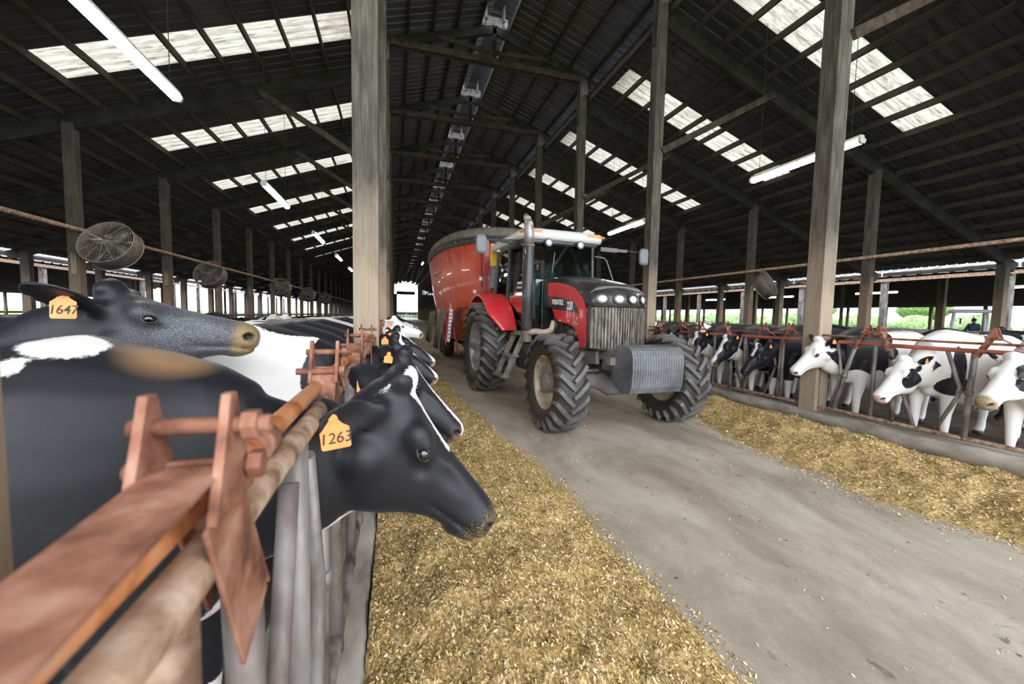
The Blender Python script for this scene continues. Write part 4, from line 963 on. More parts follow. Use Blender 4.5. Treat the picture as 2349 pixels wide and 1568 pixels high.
def wheel(parent, x, y, R, w, rim, nl, side, rimmat, hub, steer=0, rr=.55):
    """side: -1 = tractor's right hand side (outer face towards -y)"""
    root = MB(); h = .05 if R < .8 else .058; Rc = R-h; hw = w/2
    prof = [(rim, -hw*.62), (rim+.03, -hw*.80), (rim+(Rc-rim)*.5, -hw*1.0), (Rc-.07, -hw*.96), (Rc-.02, -hw*.84), (Rc+.004, -hw*.5), (Rc+.008, 0), (Rc+.004, hw*.5), (Rc-.02, hw*.84), (Rc-.07, hw*.96), (rim+(Rc-rim)*.5, hw*1.0), (rim+.03, hw*.80), (rim, hw*.62)]
    root.lathe(prof, axis='Y', n=56, closed=True); nb = len(root.v); top = []
    dphi = 2*math.pi/nl
    for sg in (-1, 1):
        for i in range(nl):
            f0 = i*dphi+(dphi/2 if sg > 0 else 0); rings = []
            for t, dr in ((-.04, .0), (.25, .0), (.5, .0), (.72, -.003), (.88, -.016), (.99, -.05), (1.0, -.10)):
                yy = sg*hw*min(.99, .02+t*.99); ph = f0+dphi*(1.0*t+.18*max(0, t-.5))*.98
                hwid = .030*(R/.68)**.5*(1 if t > .1 else .85)
                ro = R+dr; ri = Rc-.03+dr*.9; out = []
                ctr_t = Vector((-math.sin(ph), 0, math.cos(ph))); e_r = Vector((math.cos(ph), 0, math.sin(ph)))
                # lug runs along (y, phi); across direction
                run = Vector((0, sg, 0))*hw*.98+ctr_t*(R*dphi); run.normalize(); ac = run.cross(e_r).normalized()
                base = Vector((0, yy, 0))
                for (q, r_) in ((-1.45, ri), (1.45, ri), (.85, ro), (-.85, ro)):
                    out.append(e_r*r_+base+ac*hwid*q)
                rings.append(out)
            o = len(root.v); root.loft(rings, True, False)
            for k in range(len(rings)): top += [o+k*4+2, o+k*4+3]
    t_ = root.build('tyre', T_rub, parent); t_.location = (x, y, R-.012); t_.rotation_euler = (0, rr, steer)
    # solid rotation of tread about the axle, then steering
    t_.rotation_mode = 'XYZ'
    at = t_.data.attributes.new('lug', 'FLOAT', 'POINT'); a = np.zeros(len(t_.data.vertices)); a[top] = 1; at.data.foreach_set('value', a)
    s = side; m = MB()
    m.lathe([(rim+.012, s*hw*.70), (rim+.022, s*hw*.76), (rim-.002, s*hw*.74), (rim-.02, s*hw*.55), (rim-.035, s*hw*.15), (rim-.05, s*hw*-.15), (rim*.74, s*hw*(-.28)), (rim*.6, s*hw*(-.2)), (rim*.42, s*hw*(-.18)), (.06, s*hw*-.1), (.06, -s*hw*.4), (rim*.62, -s*hw*.45), (rim-.03, -s*hw*.5), (rim-.0, -s*hw*.7)], axis='Y', n=48, closed=True)
    m.build('rim', rimmat, t_)
    m = MB(); 
    if hub == 'big':
        m.lathe([(.0, s*hw*.74), (.12, s*hw*.74), (.142, s*hw*.70), (.150, s*hw*-.1), (.19, s*hw*-.13), (.19, -s*hw*.25)], axis='Y', n=28)
        for k in range(8): a_ = k*math.pi/4; m.tube([(.20*math.cos(a_), -s*hw*.25, .20*math.sin(a_)), (.20*math.cos(a_), -s*hw*.08, .20*math.sin(a_))], .014, 6)
    else:
        m.lathe([(0, s*hw*.35), (.09, s*hw*.35), (.12, s*hw*.05), (.2, s*hw*.03), (.2, 0)], axis='Y', n=24)
        m.box((0, s*hw*.62, 0), (.12, .05, rim*2.0), rotm(0, -rr+math.pi/2, 0)); 
    m.build('hub', T_frame, t_)
    return t_
TR = empty('tractor', (2.96, 8.44, 0), math.radians(3.5-90))
tag(TR, 'red tractor with black bonnet, off-white cab roof and stacked front weights in the aisle', 'tractor')
T_rimf = pmat('dusty_front_rim', [(.22, .17, .11), (.48, .40, .29), (.60, .53, .42)], 5, .5, .3, .2)
T_rimr = pmat('grey_rear_rim', [(.25, .24, .23), (.50, .49, .48)], 5, .4, .5, .2)
wheel(TR, 3.2, -1.0, .685, .44, .36, 20, -1, T_rimf, 'big', math.radians(-2), .3)
wheel(TR, 3.2, 1.0, .685, .44, .36, 20, 1, T_rimf, 'big', math.radians(-2), .8)
wheel(TR, 0, -1.12, .93, .54, .50, 24, -1, T_rimr, 'bar', 0, .2)
wheel(TR, 0, 1.12, .93, .54, .50, 24, 1, T_rimr, 'bar', 0, .5)
def tb(m, name, mat, bevel=0): return m.build(name, mat, TR, bevel=bevel)
# chassis, axles
m = MB(); m.box((1.75, 0, .95), (3.3, .42, .42)); m.box((.2, 0, .95), (1.1, .62, .62)); tb(m, 'chassis', T_dark, .02)
m = MB(); m.tube([(3.2, -.80, .66), (3.2, -.55, .69), (3.2, -.3, .66), (3.2, -.12, .63), (3.2, .12, .63), (3.2, .3, .66), (3.2, .55, .69), (3.2, .80, .66)], [.12, .085, .11, .19, .19, .11, .085, .12], 18)
m.tube([(3.08, -.7, .80), (3.08, .7, .80)], .028, 8); tb(m, 'front_axle', T_frame)
m = MB(); m.tube([(0, -.95, .93), (0, -.4, .93), (0, .4, .93), (0, .95, .93)], [.11, .18, .18, .11], 16); tb(m, 'rear_axle', T_dark)
m = MB(); m.box((3.1, 0, 1.07), (1.0, .62, .16)); m.box((3.45, 0, .98), (.45, .5, .28)); m.box((3.62, -.14, 1.0), (.3, .16, .22)); m.box((3.62, .14, 1.0), (.3, .16, .22)); m.beam((3.3, -.36, 1.02), (2.2, -.36, .92), .06, .2); m.beam((3.3, .36, 1.02), (2.2, .36, .92), .06, .2); tb(m, 'front_frame', T_frame, .015)
# hood shell (black): lofted top and cheeks
secs = [(1.52, 2.30, .33, .44, 2.16), (1.9, 2.30, .34, .445, 2.15), (2.4, 2.245, .36, .455, 2.09), (2.9, 2.15, .38, .475, 2.0), (3.12, 2.085, .39, .480, 1.95), (3.22, 2.045, .37, .472, 1.94)]
rings = []
for x, zt, yt, yw, zs in secs:
    zb = 1.745; rings.append([Vector((x+dx, y, z)) for y, z, dx in ((-yw, zb, 0), (-yw, zb+.08, 0), (-yw, zs-.03, 0), (-yw+.012, zs+.02, 0), (-yt-.02, zt-.035, 0), (-yt+.04, zt-.01, 0), (-yt*.5, zt+.008, 0), (0, zt+.014, 0), (yt*.5, zt+.008, 0), (yt-.04, zt-.01, 0), (yt+.02, zt-.035, 0), (yw-.012, zs+.02, 0), (yw, zs-.03, 0), (yw, zb+.08, 0), (yw, zb, 0))])
m = MB(); m.loft(rings); tb(m, 'bonnet', T_blk)
# nose with the lamps
fr = []
def nose(y): return 3.435-.30*abs(y)**2.2/.48**2.2*.62
for y in np.linspace(-.475, .475, 25):
    x = nose(y); fr.append([Vector((x-.30, y, 1.75)), Vector((x-.02, y, 1.742)), Vector((x, y, 1.76)), Vector((x-.01, y, 1.86)), Vector((x-.03, y, 1.93)), Vector((x-.09, y, 1.985)), Vector((x-.18, y, 2.03-.25*y*y)), Vector((x-.32, y, 2.06-.45*y*y))])
m = MB(); m.loft(fr, True, True); tb(m, 'nose_panel', T_blk)
for y in (-.345, -.115, .115, .345):
    x = nose(y); n_ = math.atan((nose(y-.01)-nose(y+.01))/.02)
    R_ = rotm(0, 0, 0); hl = empty('headlamp', (0, 0, 0)); bpy.data.objects.remove(hl)
    b1 = MB().lathe([(.094, -.03), (.10, .012), (.088, .02), (.078, .004)], axis='X', n=32); b1.v = [(a, b_*1.02, c*.78) for a, b_, c in b1.v]
    o = b1.build('headlamp', T_blk, TR); o.location = (x+.0, y, 1.862); o.rotation_euler = (0, -.12, n_)
    l = MB().lathe([(0, .018), (.03, .016), (.055, .008), (.072, -.004), (.072, -.02)], axis='X', n=28); l.v = [(a, b_*1.02, c*.80) for a, b_, c in l.v]; l.build('lamp_lens', T_lens, o)
# grille: ribbed curved sheet
m = MB(); rings = []; ys = np.linspace(-.47, .47, 151)
for y in ys:
    r_ = .012*(1 if math.sin(y*2*math.pi/.043) > 0 else -1); x = nose(y)-.012+r_
    rings.append([Vector((x, y, 1.155)), Vector((x, y, 1.74)), Vector((x-.1, y, 1.74)), Vector((x-.1, y, 1.155))])
m.loft(rings, True, False); tb(m, 'grille', T_grill)
m = MB()
for s in (-1, 1): m.prism([(3.17, 1.15), (3.235, 1.15), (3.235, 1.745), (3.17, 1.745)], s*.455, s*.485, 'Y')
m.box((3.25, 0, 1.145), (.42, .93, .02)); m.tube([(3.44, -.05, 1.22), (3.44, -.05, 1.30), (3.44, .25, 1.30), (3.44, .25, 1.2)], .006, 6); tb(m, 'grille_surround', T_blk, .004)
# red side panels, black bands and decals
def smooth_poly(pts, closed_round=()): return pts
pan = [(1.84, 2.185), (2.2, 2.165), (2.45, 2.12), (2.70, 2.06), (2.88, 1.985), (3.02, 1.89), (3.10, 1.78), (3.135, 1.66), (3.16, 1.40), (3.165, 1.145), (3.03, 1.145), (2.97, 1.22), (2.92, 1.33), (2.82, 1.43), (2.64, 1.485), (2.22, 1.525), (2.06, 1.68), (1.90, 1.86), (1.84, 1.95)]
band = [(1.86, 1.945), (2.3, 1.91), (2.62, 1.865), (2.78, 1.82), (2.90, 1.74), (2.95, 1.655), (2.35, 1.705), (2.03, 1.725)]
for s in (-1, 1):
    m = MB().prism(pan, s*.462, s*.492, 'Y'); o = tb(m, 'side_panel', T_red, .008)
    MB().prism(band, s*.4925, s*.4955, 'Y').build('side_band', T_blk, o)
    for xx in (2.33, 2.62): MB().tube([(xx, s*.49, 1.535-.0*xx), (xx, s*.50, 1.535)], .011, 8).build('panel_screw', T_txt, o)
def decal(txt, size, x, y, z, mat, parent, rot, sx=1, bold=.0, shear=0, name='lettering'):
    cu = bpy.data.curves.new(name, 'FONT'); cu.body = txt; cu.size = size; cu.align_x = 'CENTER'; cu.align_y = 'CENTER'; cu.extrude = .0015; cu.offset = bold; cu.shear = shear
    t0 = bpy.data.objects.new('tmp', cu); COL.objects.link(t0); dg = bpy.context.evaluated_depsgraph_get()
    me = bpy.data.meshes.new_from_object(t0.evaluated_get(dg)); bpy.data.objects.remove(t0); me.materials.clear(); me.materials.append(mat)
    t = bpy.data.objects.new(name, me); COL.objects.link(t); t.parent = parent; t.location = (x, y, z); t.rotation_euler = rot; t.scale = (sx, 1, 1); return t
sp_ = bpy.data.objects['side_panel']
for i, s in enumerate((-1, 1)):
    par = bpy.data.objects['side_panel' if i == 0 else 'side_panel.001']; rt = (math.pi/2, math.radians(3), 0) if s < 0 else (math.pi/2, math.radians(-3), math.pi)
    decal('VERSATILE', .115, 2.22, s*.4965, 1.835, T_txt, par, rt, .80, .0035); decal('220', .175, 2.66, s*.4965, 1.765, T_txt, par, rt, .72, .006)
    m = MB(); 
    for x0, x1, z0_ in ((1.88, 1.99, 1.90), (2.50, 2.555, 1.865), (2.50, 2.555, 1.80), (2.78, 2.90, 1.76)): m.box(((x0+x1)/2, s*.4965, z0_), (x1-x0, .002, .006))
    m.build('band_lines', T_grey, par)
    # round letter C engine badge
    m = MB(); rg = [(.055*math.cos(a), .055*math.sin(a)) for a in np.linspace(.6, 5.7, 16)]
    m.tube([(2.86+a, s*.4965, 1.53+b_*1.1) for a, b_ in rg], .011, 6); m.tube([(2.86+a*.5+.012, s*.4965, 1.525+b_*.5) for a, b_ in rg], .007, 6); m.build('engine_badge', T_grey, par)
# engine bay
m = MB(); m.box((2.35, 0, 1.36), (1.45, .55, .62)); m.box((2.0, -.30, 1.42), (.3, .12, .4)); m.tube([(2.2, -.33, 1.25), (2.5, -.36, 1.3), (2.62, -.34, 1.5)], .035, 8); m.tube([(2.3, -.38, 1.2), (2.45, -.38, 1.38), (2.3, -.38, 1.52)], .018, 8); tb(m, 'engine', T_dark, .01)
m = MB(); m.lathe([(0, .17), (.05, .17), (.10, .14), (.105, .03), (.115, .02), (.115, -.04), (.06, -.09), (0, -.09)], axis='X', n=24); o = tb(m, 'alternator', T_blk); o.location = (2.68, -.40, 1.33)
m = MB(); m.lathe([(.0, .03), (.045, .03), (.045, -.04), (0, -.04)], axis='X', n=20); o = tb(m, 'belt_pulley', T_frame); o.location = (2.86, -.42, 1.16)
m = MB(); m.tube([(1.72, -.80, 1.30), (1.80, -.70, 1.33), (1.92, -.58, 1.32), (2.02, -.50, 1.36), (2.06, -.46, 1.52)], [.055, .055, .05, .055, .055], 14); tb(m, 'exhaust_elbow', T_beige)
m = MB(); m.tube([(2.12, -.46, 1.58), (2.14, -.46, 1.42), (2.08, -.47, 1.30), (1.9, -.5, 1.24)], .028, 10); tb(m, 'coolant_hose', T_blk)
# front weights: 20 plates on a bar
m = MB().box((3.72, 0, 1.02), (.14, .95, .10)); tb(m, 'weight_bar', T_frame)
for i in range(20):
    y = -.40+.80*(i+.5)/20
    pr = [(3.72, .80), (3.78, .68), (3.95, .625), (4.10, .64), (4.145, .72), (4.16, .95), (4.15, 1.12), (4.12, 1.19), (4.06, 1.225), (3.86, 1.245), (3.80, 1.215), (3.72, 1.15)]
    m = MB().prism(pr, y-.0172, y+.0172, 'Y'); o = tb(m, 'front_weight', T_wgt, .006)
# cab
def quad(pts, mat, name, th=.008):
    a, b_, c, d = [Vector(p) for p in pts]; n = (b_-a).cross(d-a).normalized()*th; m = MB()
    v = [a, b_, c, d, a+n, b_+n, c+n, d+n]; m.add(v, [(0, 1, 2, 3), (7, 6, 5, 4), (0, 4, 5, 1), (1, 5, 6, 2), (2, 6, 7, 3), (3, 7, 4, 0)]); return tb(m, name, mat)
FB = {}
for s in (-1, 1):
    c0 = (1.50, s*.60, 1.55); c1_ = (1.34, s*.66, 2.98); b0_ = (.52, s*.80, 1.62); b1_ = (.50, s*.74, 3.0); r0 = (-.36, s*.78, 2.0); r1 = (-.34, s*.70, 3.0)
    m = MB(); m.beam(c0, c1_, .035, .05, (0, 1, 0)); m.beam(b0_, b1_, .04, .06, (0, 1, 0)); m.beam(r0, r1, .05, .07, (0, 1, 0)); m.beam((1.45, s*.66, 1.38), (.5, s*.82, 1.60), .03, .05); tb(m, 'cab_pillars', T_blk)
    q1 = [(1.49, s*.615, 1.42), (.53, s*.80, 1.60), (.51, s*.745, 2.98), (1.35, s*.66, 2.97)]; q2 = [(.50, s*.80, 1.95), (-.35, s*.785, 2.02), (-.33, s*.71, 2.98), (.49, s*.745, 2.98)]
    quad(q1, T_glass, 'door_glass'); quad(q2, T_glass, 'side_glass')
quad([(1.505, -.59, 2.27), (1.505, .59, 2.27), (1.35, .64, 2.97), (1.35, -.64, 2.97)], T_glass, 'windscreen')
for s in (-1, 1): quad([(1.51, s*.59, 1.45), (1.51, s*.45, 1.45), (1.505, s*.45, 2.27), (1.505, s*.59, 2.27)], T_glass, 'corner_glass')
quad([(-.36, -.76, 2.0), (-.36, .76, 2.0), (-.34, .69, 2.98), (-.34, -.69, 2.98)], T_glass, 'rear_glass')
m = MB(); m.box((1.42, 0, 1.75), (.10, .9, 1.0)); m.box((.55, 0, 1.30), (1.9, 1.3, .18)); m.box((.1, .55, 1.7), (.9, .35, .7)); m.box((.1, -.55, 1.6), (.8, .35, .5)); m.box((-.3, 0, 1.65), (.12, 1.4, .75)); tb(m, 'cab_floor', T_blk, .02)
m = MB(); m.box((1.25, 0, 2.10), (.24, .42, .26)); m.box((1.28, 0, 1.8), (.2, .2, .5)); o = tb(m, 'dashboard', T_seat, .03)
m = MB(); m.tube([(.95+.19*math.sin(a)*.5, .19*math.cos(a), 2.18+.19*math.sin(a)*.8) for a in np.linspace(0, 2*math.pi, 25)], .014, 8, False); m.tube([(.95, 0, 2.18), (1.2, 0, 2.0)], .02, 8); m.tube([(.95, -.19, 2.18), (.95, .19, 2.18)], .01, 6); tb(m, 'steering_wheel', T_blk)
m = MB(); m.box((.35, 0, 1.78), (.50, .50, .14)); m.box((.08, 0, 2.12), (.14, .48, .62), rotm(0, -.12, 0)); m.box((.05, 0, 2.52), (.10, .28, .18)); m.box((.3, -.32, 2.0), (.4, .10, .07)); m.box((.3, .32, 2.0), (.4, .10, .07)); m.box((.3, 0, 1.55), (.3, .3, .35)); tb(m, 'seat', T_seat, .03)
m = MB(); m.tube([(.30, -.30, 1.9), (.5, -.33, 2.25)], .02, 8); m.box((.5, -.33, 2.28), (.10, .16, .12)); tb(m, 'control_console', T_blk, .01)
# roof
def rr_ring(z, x0, x1, yw, rad, n=5):
    pts = []
    for cx, cy, a0 in ((x1-rad, yw-rad, 0), (x0+rad, yw-rad, 90), (x0+rad, -yw+rad, 180), (x1-rad, -yw+rad, 270)):
        for i in range(n): a = math.radians(a0+90*i/(n-1)); pts.append(Vector((cx+rad*math.cos(a), cy+rad*math.sin(a), z)))
    return pts
m = MB(); m.loft([rr_ring(3.00, -.5, 1.42, .80, .16), rr_ring(3.03, -.56, 1.48, .86, .2), rr_ring(3.11, -.58, 1.50, .88, .22), rr_ring(3.19, -.52, 1.45, .82, .24), rr_ring(3.235, -.40, 1.30, .70, .26), rr_ring(3.25, -.2, 1.05, .5, .26)]); tb(m, 'cab_roof', T_white)
m = MB(); m.loft([rr_ring(2.90, -.42, 1.30, .70, .12), rr_ring(3.005, -.5, 1.44, .82, .16)]); tb(m, 'roof_lining', T_blk)
for s in (-1, 1):
    m = MB(); m.box((1.475, s*.60, 3.135), (.05, .26, .055)); m.box((1.40, s*.80, 3.135), (.12, .10, .055), rotm(0, 0, -s*.8)); tb(m, 'roof_amber_lamp', T_amber, .006)
    o = MB().lathe([(.05, -.05), (.078, -.02), (.08, .0), (.072, .012)], axis='X', n=24).build('work_lamp', T_blk, TR); o.location = (1.47, s*.33, 2.955); MB().lathe([(0, .02), (.04, .017), (.068, .004), (.068, -.005)], axis='X', n=24).build('lamp_lens', T_lens, o)
    MB().beam((0, 0, .06), (-.03, 0, .12), .03, .02).build('lamp_bracket', T_blk, o)
# wiper pair
m = MB(); m.tube([(1.40, .10, 2.93), (1.46, -.14, 2.62), (1.475, -.22, 2.52)], .008, 6); m.tube([(1.40, .06, 2.93), (1.46, -.17, 2.62), (1.475, -.24, 2.54)], .006, 6); m.box((1.475, -.24, 2.53), (.015, .016, .5), rotm(-.12, 0, 0)); tb(m, 'wiper', T_blk)
# mirrors on long arms
for s in (-1, 1):
    yb = s*.80; ye = s*1.60
    m = MB(); m.beam((1.42, yb, 2.92), (1.52, s*1.12, 2.90), .05, .085); m.beam((1.52, s*1.12, 2.90), (1.58, s*1.30, 2.89), .035, .06); m.tube([(1.56, s*1.25, 2.895), (1.60, ye, 2.89)], .012, 8); tb(m, 'mirror_arm', T_blk, .004)
    rg = []
    for xx, k in ((-.03, .80), (-.015, .98), (.015, 1.0), (.035, .93), (.045, .7)): rg.append([Vector((xx, p.x*k, p.y*k)) for p in [Vector((.095*math.copysign(abs(math.cos(a))**.45, math.cos(a)), .165*math.copysign(abs(math.sin(a))**.45, math.sin(a)))) for a in np.linspace(0, 2*math.pi, 33)[:-1]]])
    o = MB().loft(rg).build('mirror', T_mir, TR); o.location = (1.62, s*1.66, 2.80); o.rotation_euler = (0, 0, -s*.15)
m = MB(); m.tube([(1.38, .70, 2.78), (1.40, .90, 2.76), (1.42, .95, 2.70), (1.55, 1.02, 2.32), (1.58, 1.02, 2.0)], .013, 8); tb(m, 'grab_rail', T_mir)
m = MB(); m.tube([(1.44, -.80, 2.75), (1.44, -.82, 1.35)], .012, 8); tb(m, 'grab_rail', T_blk)
# exhaust stack
m = MB(); m.tube([(1.66, -.80, 1.14), (1.66, -.80, 2.96), (1.66, -.80, 3.10), (1.655, -.805, 3.20), (1.63, -.83, 3.30), (1.60, -.86, 3.36)], [.085, .085, .078, .074, .066, .035], 20); o = tb(m, 'exhaust_stack', T_beige)
m = MB(); rings = []; n = 30
for z in (1.34, 1.35, 2.80, 2.81):
    k = 1.0 if z in (1.35, 2.80) else .97; rings.append([Vector((1.66+.108*k*math.cos(a), -.80+.108*k*math.sin(a), z)) for a in np.linspace(math.radians(120), math.radians(388), n)]+[Vector((1.66+.092*k*math.cos(a), -.80+.092*k*math.sin(a), z)) for a in np.linspace(math.radians(388), math.radians(120), n)])
m.loft(rings); m.build('heat_shield', T_blk, o)
m = MB()
for i in range(38):
    z = 1.42+i*.036
    for a0 in (322, 362): 
        a = math.radians(a0); m.box((1.66+.1085*math.cos(a), -.80+.1085*math.sin(a), z), (.006, .050, .010), rotm(0, 0, a))
m.build('shield_slots', T_gap, o)
T_pipe = pmat('bare_exhaust_metal', [(.24, .23, .22), (.38, .37, .36)], 9, .4, .6, .1)
m = MB(); m.tube([(1.66, -.80, 2.82), (1.66, -.80, 3.02), (1.655, -.803, 3.14), (1.64, -.82, 3.26), (1.61, -.855, 3.38)], [.089, .088, .083, .074, .03], 20); m.build('stack_tip', T_pipe, o)
m = MB().lathe([(.10, -.012), (.105, 0), (.10, .012)], (1.66, -.80, 2.83), 'Z', 20); m.box((1.66, -.91, 2.83), (.03, .06, .02)); m.build('clamp', M_rust, o)
# fenders
for s in (-1, 1):
    rings = []
    for a in np.linspace(math.radians(20), math.radians(122), 20):
        Rr = 1.13; e = Vector((math.cos(a), 0, math.sin(a))); c = Vector((0, 0, .93)); rg = []
        wi = s*.78; wo = s*(1.30 if a > .7 else 1.30-.25*(.7-a)/.36)
        for (y, r_) in ((wi, Rr), (wo-s*.04, Rr), (wo, Rr-.02), (wo, Rr-.07), (wo-s*.012, Rr-.07), (wo-s*.014, Rr-.025), (wo-s*.04, Rr-.014), (wi, Rr-.014)):
            rg.append(c+e*r_+Vector((0, y, 0)))
        rings.append(rg)
    m = MB().loft(rings, True, False); o = tb(m, 'fender', T_red, .004)
    m = MB(); pp = [(0+1.12*math.cos(a), .93+1.12*math.sin(a)) for a in np.linspace(math.radians(20), math.radians(122), 16)]+[(-.5, 1.3), (.6, 1.3)]
    m.prism(pp, s*.775, s*.80, 'Y'); m.build('inner_fender', T_blk, o)
# steps
m = MB()
for xx in (1.02, 1.50): m.beam((xx, -.80, 1.26), (xx-.10, -1.12, .46), .10, .022, (1, 0, 0))
for t in (0.0, .5, 1.0):
    m.box((1.26-.10*t, -.80-.32*t, 1.26-.80*t+(.02 if t == 1 else 0)), (.56, .16, .035))
m.box((1.28, -.70, 1.29), (.62, .25, .05)); tb(m, 'access_steps', T_brk, .004)
m = MB(); m.box((1.35, -.55, .85), (.75, .42, .5)); tb(m, 'fuel_tank', T_dark, .04)
m = MB(); m.beam((-.62, -.74, 2.28), (-.62, -.74, 3.0), .07, .10, (0, 1, 0)); m.prism([(-.80, 2.22), (-.42, 2.22), (-.5, 2.38), (-.72, 2.38)], -.80, -.70, 'Y'); tb(m, 'rear_mast', T_mir)
m = MB(); m.beam((-.60, -.76, 2.72), (-.60, -.76, 3.22), .09, .12, (0, 1, 0)); tb(m, 'mast_cover', T_yel)
# ================================================================== feed mixer wagon
X_red = paint('faded_wagon_red', (.56, .06, .03), .3, .38, .45, (.50, .24, .15))
X_dred = paint('dark_wagon_red', (.32, .012, .02), .3, .4, .2, (.4, .15, .12))
X_rub = pmat('dusty_rubber_rim', [(.10, .085, .07), (.22, .185, .145)], 5, .85, 0, .3)
X_band = pmat('dark_rubber_band', [(.02, .02, .02), (.06, .055, .05)], 6, .7, 0, .2)
X_flap = pmat('dirty_rubber_flap', [(.07, .065, .055), (.20, .17, .12)], 3, .8, 0, .4, (6, 6, .6))
MX = empty('feed_mixer_wagon', (2.95, 14.3, 0))
tag(MX, 'big faded red oval feed mixer wagon hitched behind the tractor', 'feed mixer wagon')
def oval(z, a, b_, n=64, p=.80):
    return [Vector((a*math.copysign(abs(math.cos(t))**p, math.cos(t)), b_*math.copysign(abs(math.sin(t))**p, math.sin(t)), z)) for t in np.linspace(0, 2*math.pi, n+1)[:-1]]
m = MB(); m.loft([oval(.80, 1.20, 3.35), oval(.84, 1.24, 3.42), oval(2.2, 1.55, 3.95), oval(3.55, 1.76, 4.15), oval(3.55, 1.72, 4.11), oval(1.0, 1.22, 3.4)], True, True); m.build('mixing_tub', X_red, MX)
m = MB(); m.loft([oval(3.48, 1.775, 4.17), oval(3.66, 1.80, 4.20), oval(3.66, 1.74, 4.14), oval(3.48, 1.73, 4.12)], False, True); o = m.build('rim_band', X_band, MX)
m = MB()
for t in np.linspace(math.pi*.9, math.pi*1.7, 26):
    p = Vector((1.79*math.copysign(abs(math.cos(t))**.8, math.cos(t)), 4.19*math.copysign(abs(math.sin(t))**.8, math.sin(t)), 3.57)); m.sphere(p, .022, 6)
m.build('band_bolts', M_galv, o)
m = MB(); m.loft([oval(3.64, 1.80, 4.20), oval(3.84, 1.76, 4.15), oval(3.90, 1.68, 4.06), oval(3.88, 1.62, 4.0), oval(3.64, 1.74, 4.12)], False, True); m.build('rubber_rim', X_rub, MX)
def tubpt(t, z, off=.0):
    k = (z-.84)/2.71; a = 1.24+.52*k+off; b_ = 3.42+.73*k+off
    return Vector((a*math.copysign(abs(math.cos(t))**.8, math.cos(t)), b_*math.copysign(abs(math.sin(t))**.8, math.sin(t)), z))
# stiffening ribs and frame bars
def band_h(t0, t1, z, h, mat, name, th=.05):
    m = MB(); rings = []
    for t in np.linspace(t0, t1, 24):
        rings.append([tubpt(t, z-h/2), tubpt(t, z-h/2, th), tubpt(t, z+h/2, th), tubpt(t, z+h/2)])
    return m.loft(rings, True, False).build(name, mat, MX)
def rib_v(t, z0_, z1_, wd, mat, name, th=.07):
    m = MB(); rings = []
    for z in np.linspace(z0_, z1_, 8):
        rings.append([tubpt(t-wd, z), tubpt(t-wd, z, th), tubpt(t+wd, z, th), tubpt(t+wd, z)])
    return m.loft(rings, True, False).build(name, mat, MX)
band_h(math.radians(219), math.radians(262), 2.10, .14, X_dred, 'side_beam')
rib_v(math.radians(234), .9, 2.05, .045, X_dred, 'side_rib'); rib_v(math.radians(262), .9, 2.05, .05, X_dred, 'side_rib')
for d in (184, 198): rib_v(math.radians(d), .9, 2.0, .012, X_dred, 'side_rib', .05)
for d in (251, 289): 
    o = rib_v(math.radians(d), .9, 3.5, .035, X_dred, 'front_channel', .12)
# front frame and drawbar
m = MB(); m.box((-.75, -4.35, 2.2), (.12, .14, 2.6)); m.box((.75, -4.35, 2.2), (.12, .14, 2.6)); m.box((0, -4.35, 3.0), (1.6, .1, .12)); m.box((0, -4.35, 1.9), (1.6, .1, .12))
for k in range(6): m.box((-.45, -4.45, 1.2+k*.35), (.35, .05, .04))
for xx in (-.62, -.28): m.box((xx, -4.45, 2.1), (.04, .05, 2.1))
m.build('front_ladder_frame', X_dred, MX)
m = MB(); m.box((-.86, -4.28, 2.52), (.07, .03, .09)); m.box((-.98, -4.1, 2.2), (.07, .05, .08)); m.build('warning_stickers', T_txt, MX)
m = MB(); m.beam((0, -3.3, .75), (0, -5.4, .62), .25, .22); m.box((0, 0, .68), (1.6, 6.4, .18)); m.build('drawbar', T_dark, MX)
for s in (-1, 1):
    for yy in (1.0, 2.2):
        m = MB().lathe([(.25, -.16), (.42, -.18), (.50, -.12), (.51, 0), (.50, .12), (.42, .18), (.25, .16)], axis='X', n=36, closed=True); o = m.build('wagon_wheel', T_rub, MX); o.location = (s*1.0, yy, .51); MB().lathe([(0, .06*s), (.12, .06*s), (.14, .0), (.27, .05*s), (.27, -.1*s), (0, -.1*s)], axis='X', n=24).build('wheel_rim', X_dred, o)
# discharge doors with rubber flaps on the left side
for y0_, y1_ in ((-3.15, -2.25), (-.25, .85)):
    m = MB(); rings = []
    for i, y in enumerate(np.linspace(y0_, y1_, 9)):
        w_ = .04*math.sin(i*2.1); x = -1.52-.0; rings.append([Vector((x+.05, y, 1.72)), Vector((x-.16+w_*.3, y, 1.70)), Vector((x-.24+w_, y+.05*(i-4)/4, 1.1)), Vector((x-.30+w_, y+.10*(i-4)/4, .62)), Vector((x-.27+w_, y+.10*(i-4)/4, .62)), Vector((x-.1, y, 1.6))])
    o = m.loft(rings, True, True).build('discharge_flap', X_flap, MX)
    m = MB(); m.beam((-1.50, y0_-.10, 1.78), (-1.62, y0_-.16, .80), .10, .05, (1, 0, 0)); m.beam((-1.50, y0_-.10, 1.9), (-1.28, y0_-.3, .5), .06, .05, (1, 0, 0)); m.build('door_arm', X_dred, MX)
    m = MB()
    m.beam((-1.47, y0_-.19, 1.74), (-1.56, y0_-.30, .86), .075, .012, (0, 1, .2)); m.build('gauge_strip', T_txt, MX)
    m = MB()
    for k in range(8): f_ = k/8; m.box((-1.47-.09*f_-.005, y0_-.205-.11*f_, 1.66-.80*f_), (.05, .012, .03))
    m.build('gauge_marks', M_ink, MX)
m = MB()
for k in range(5): m.tube([(-1.3+.05*k, -3.5, 1.8), (-1.45, -3.6-.04*k, 1.4), (-1.35, -3.7, .9)], .012, 6)
m.build('hydraulic_hoses', M_black, MX)
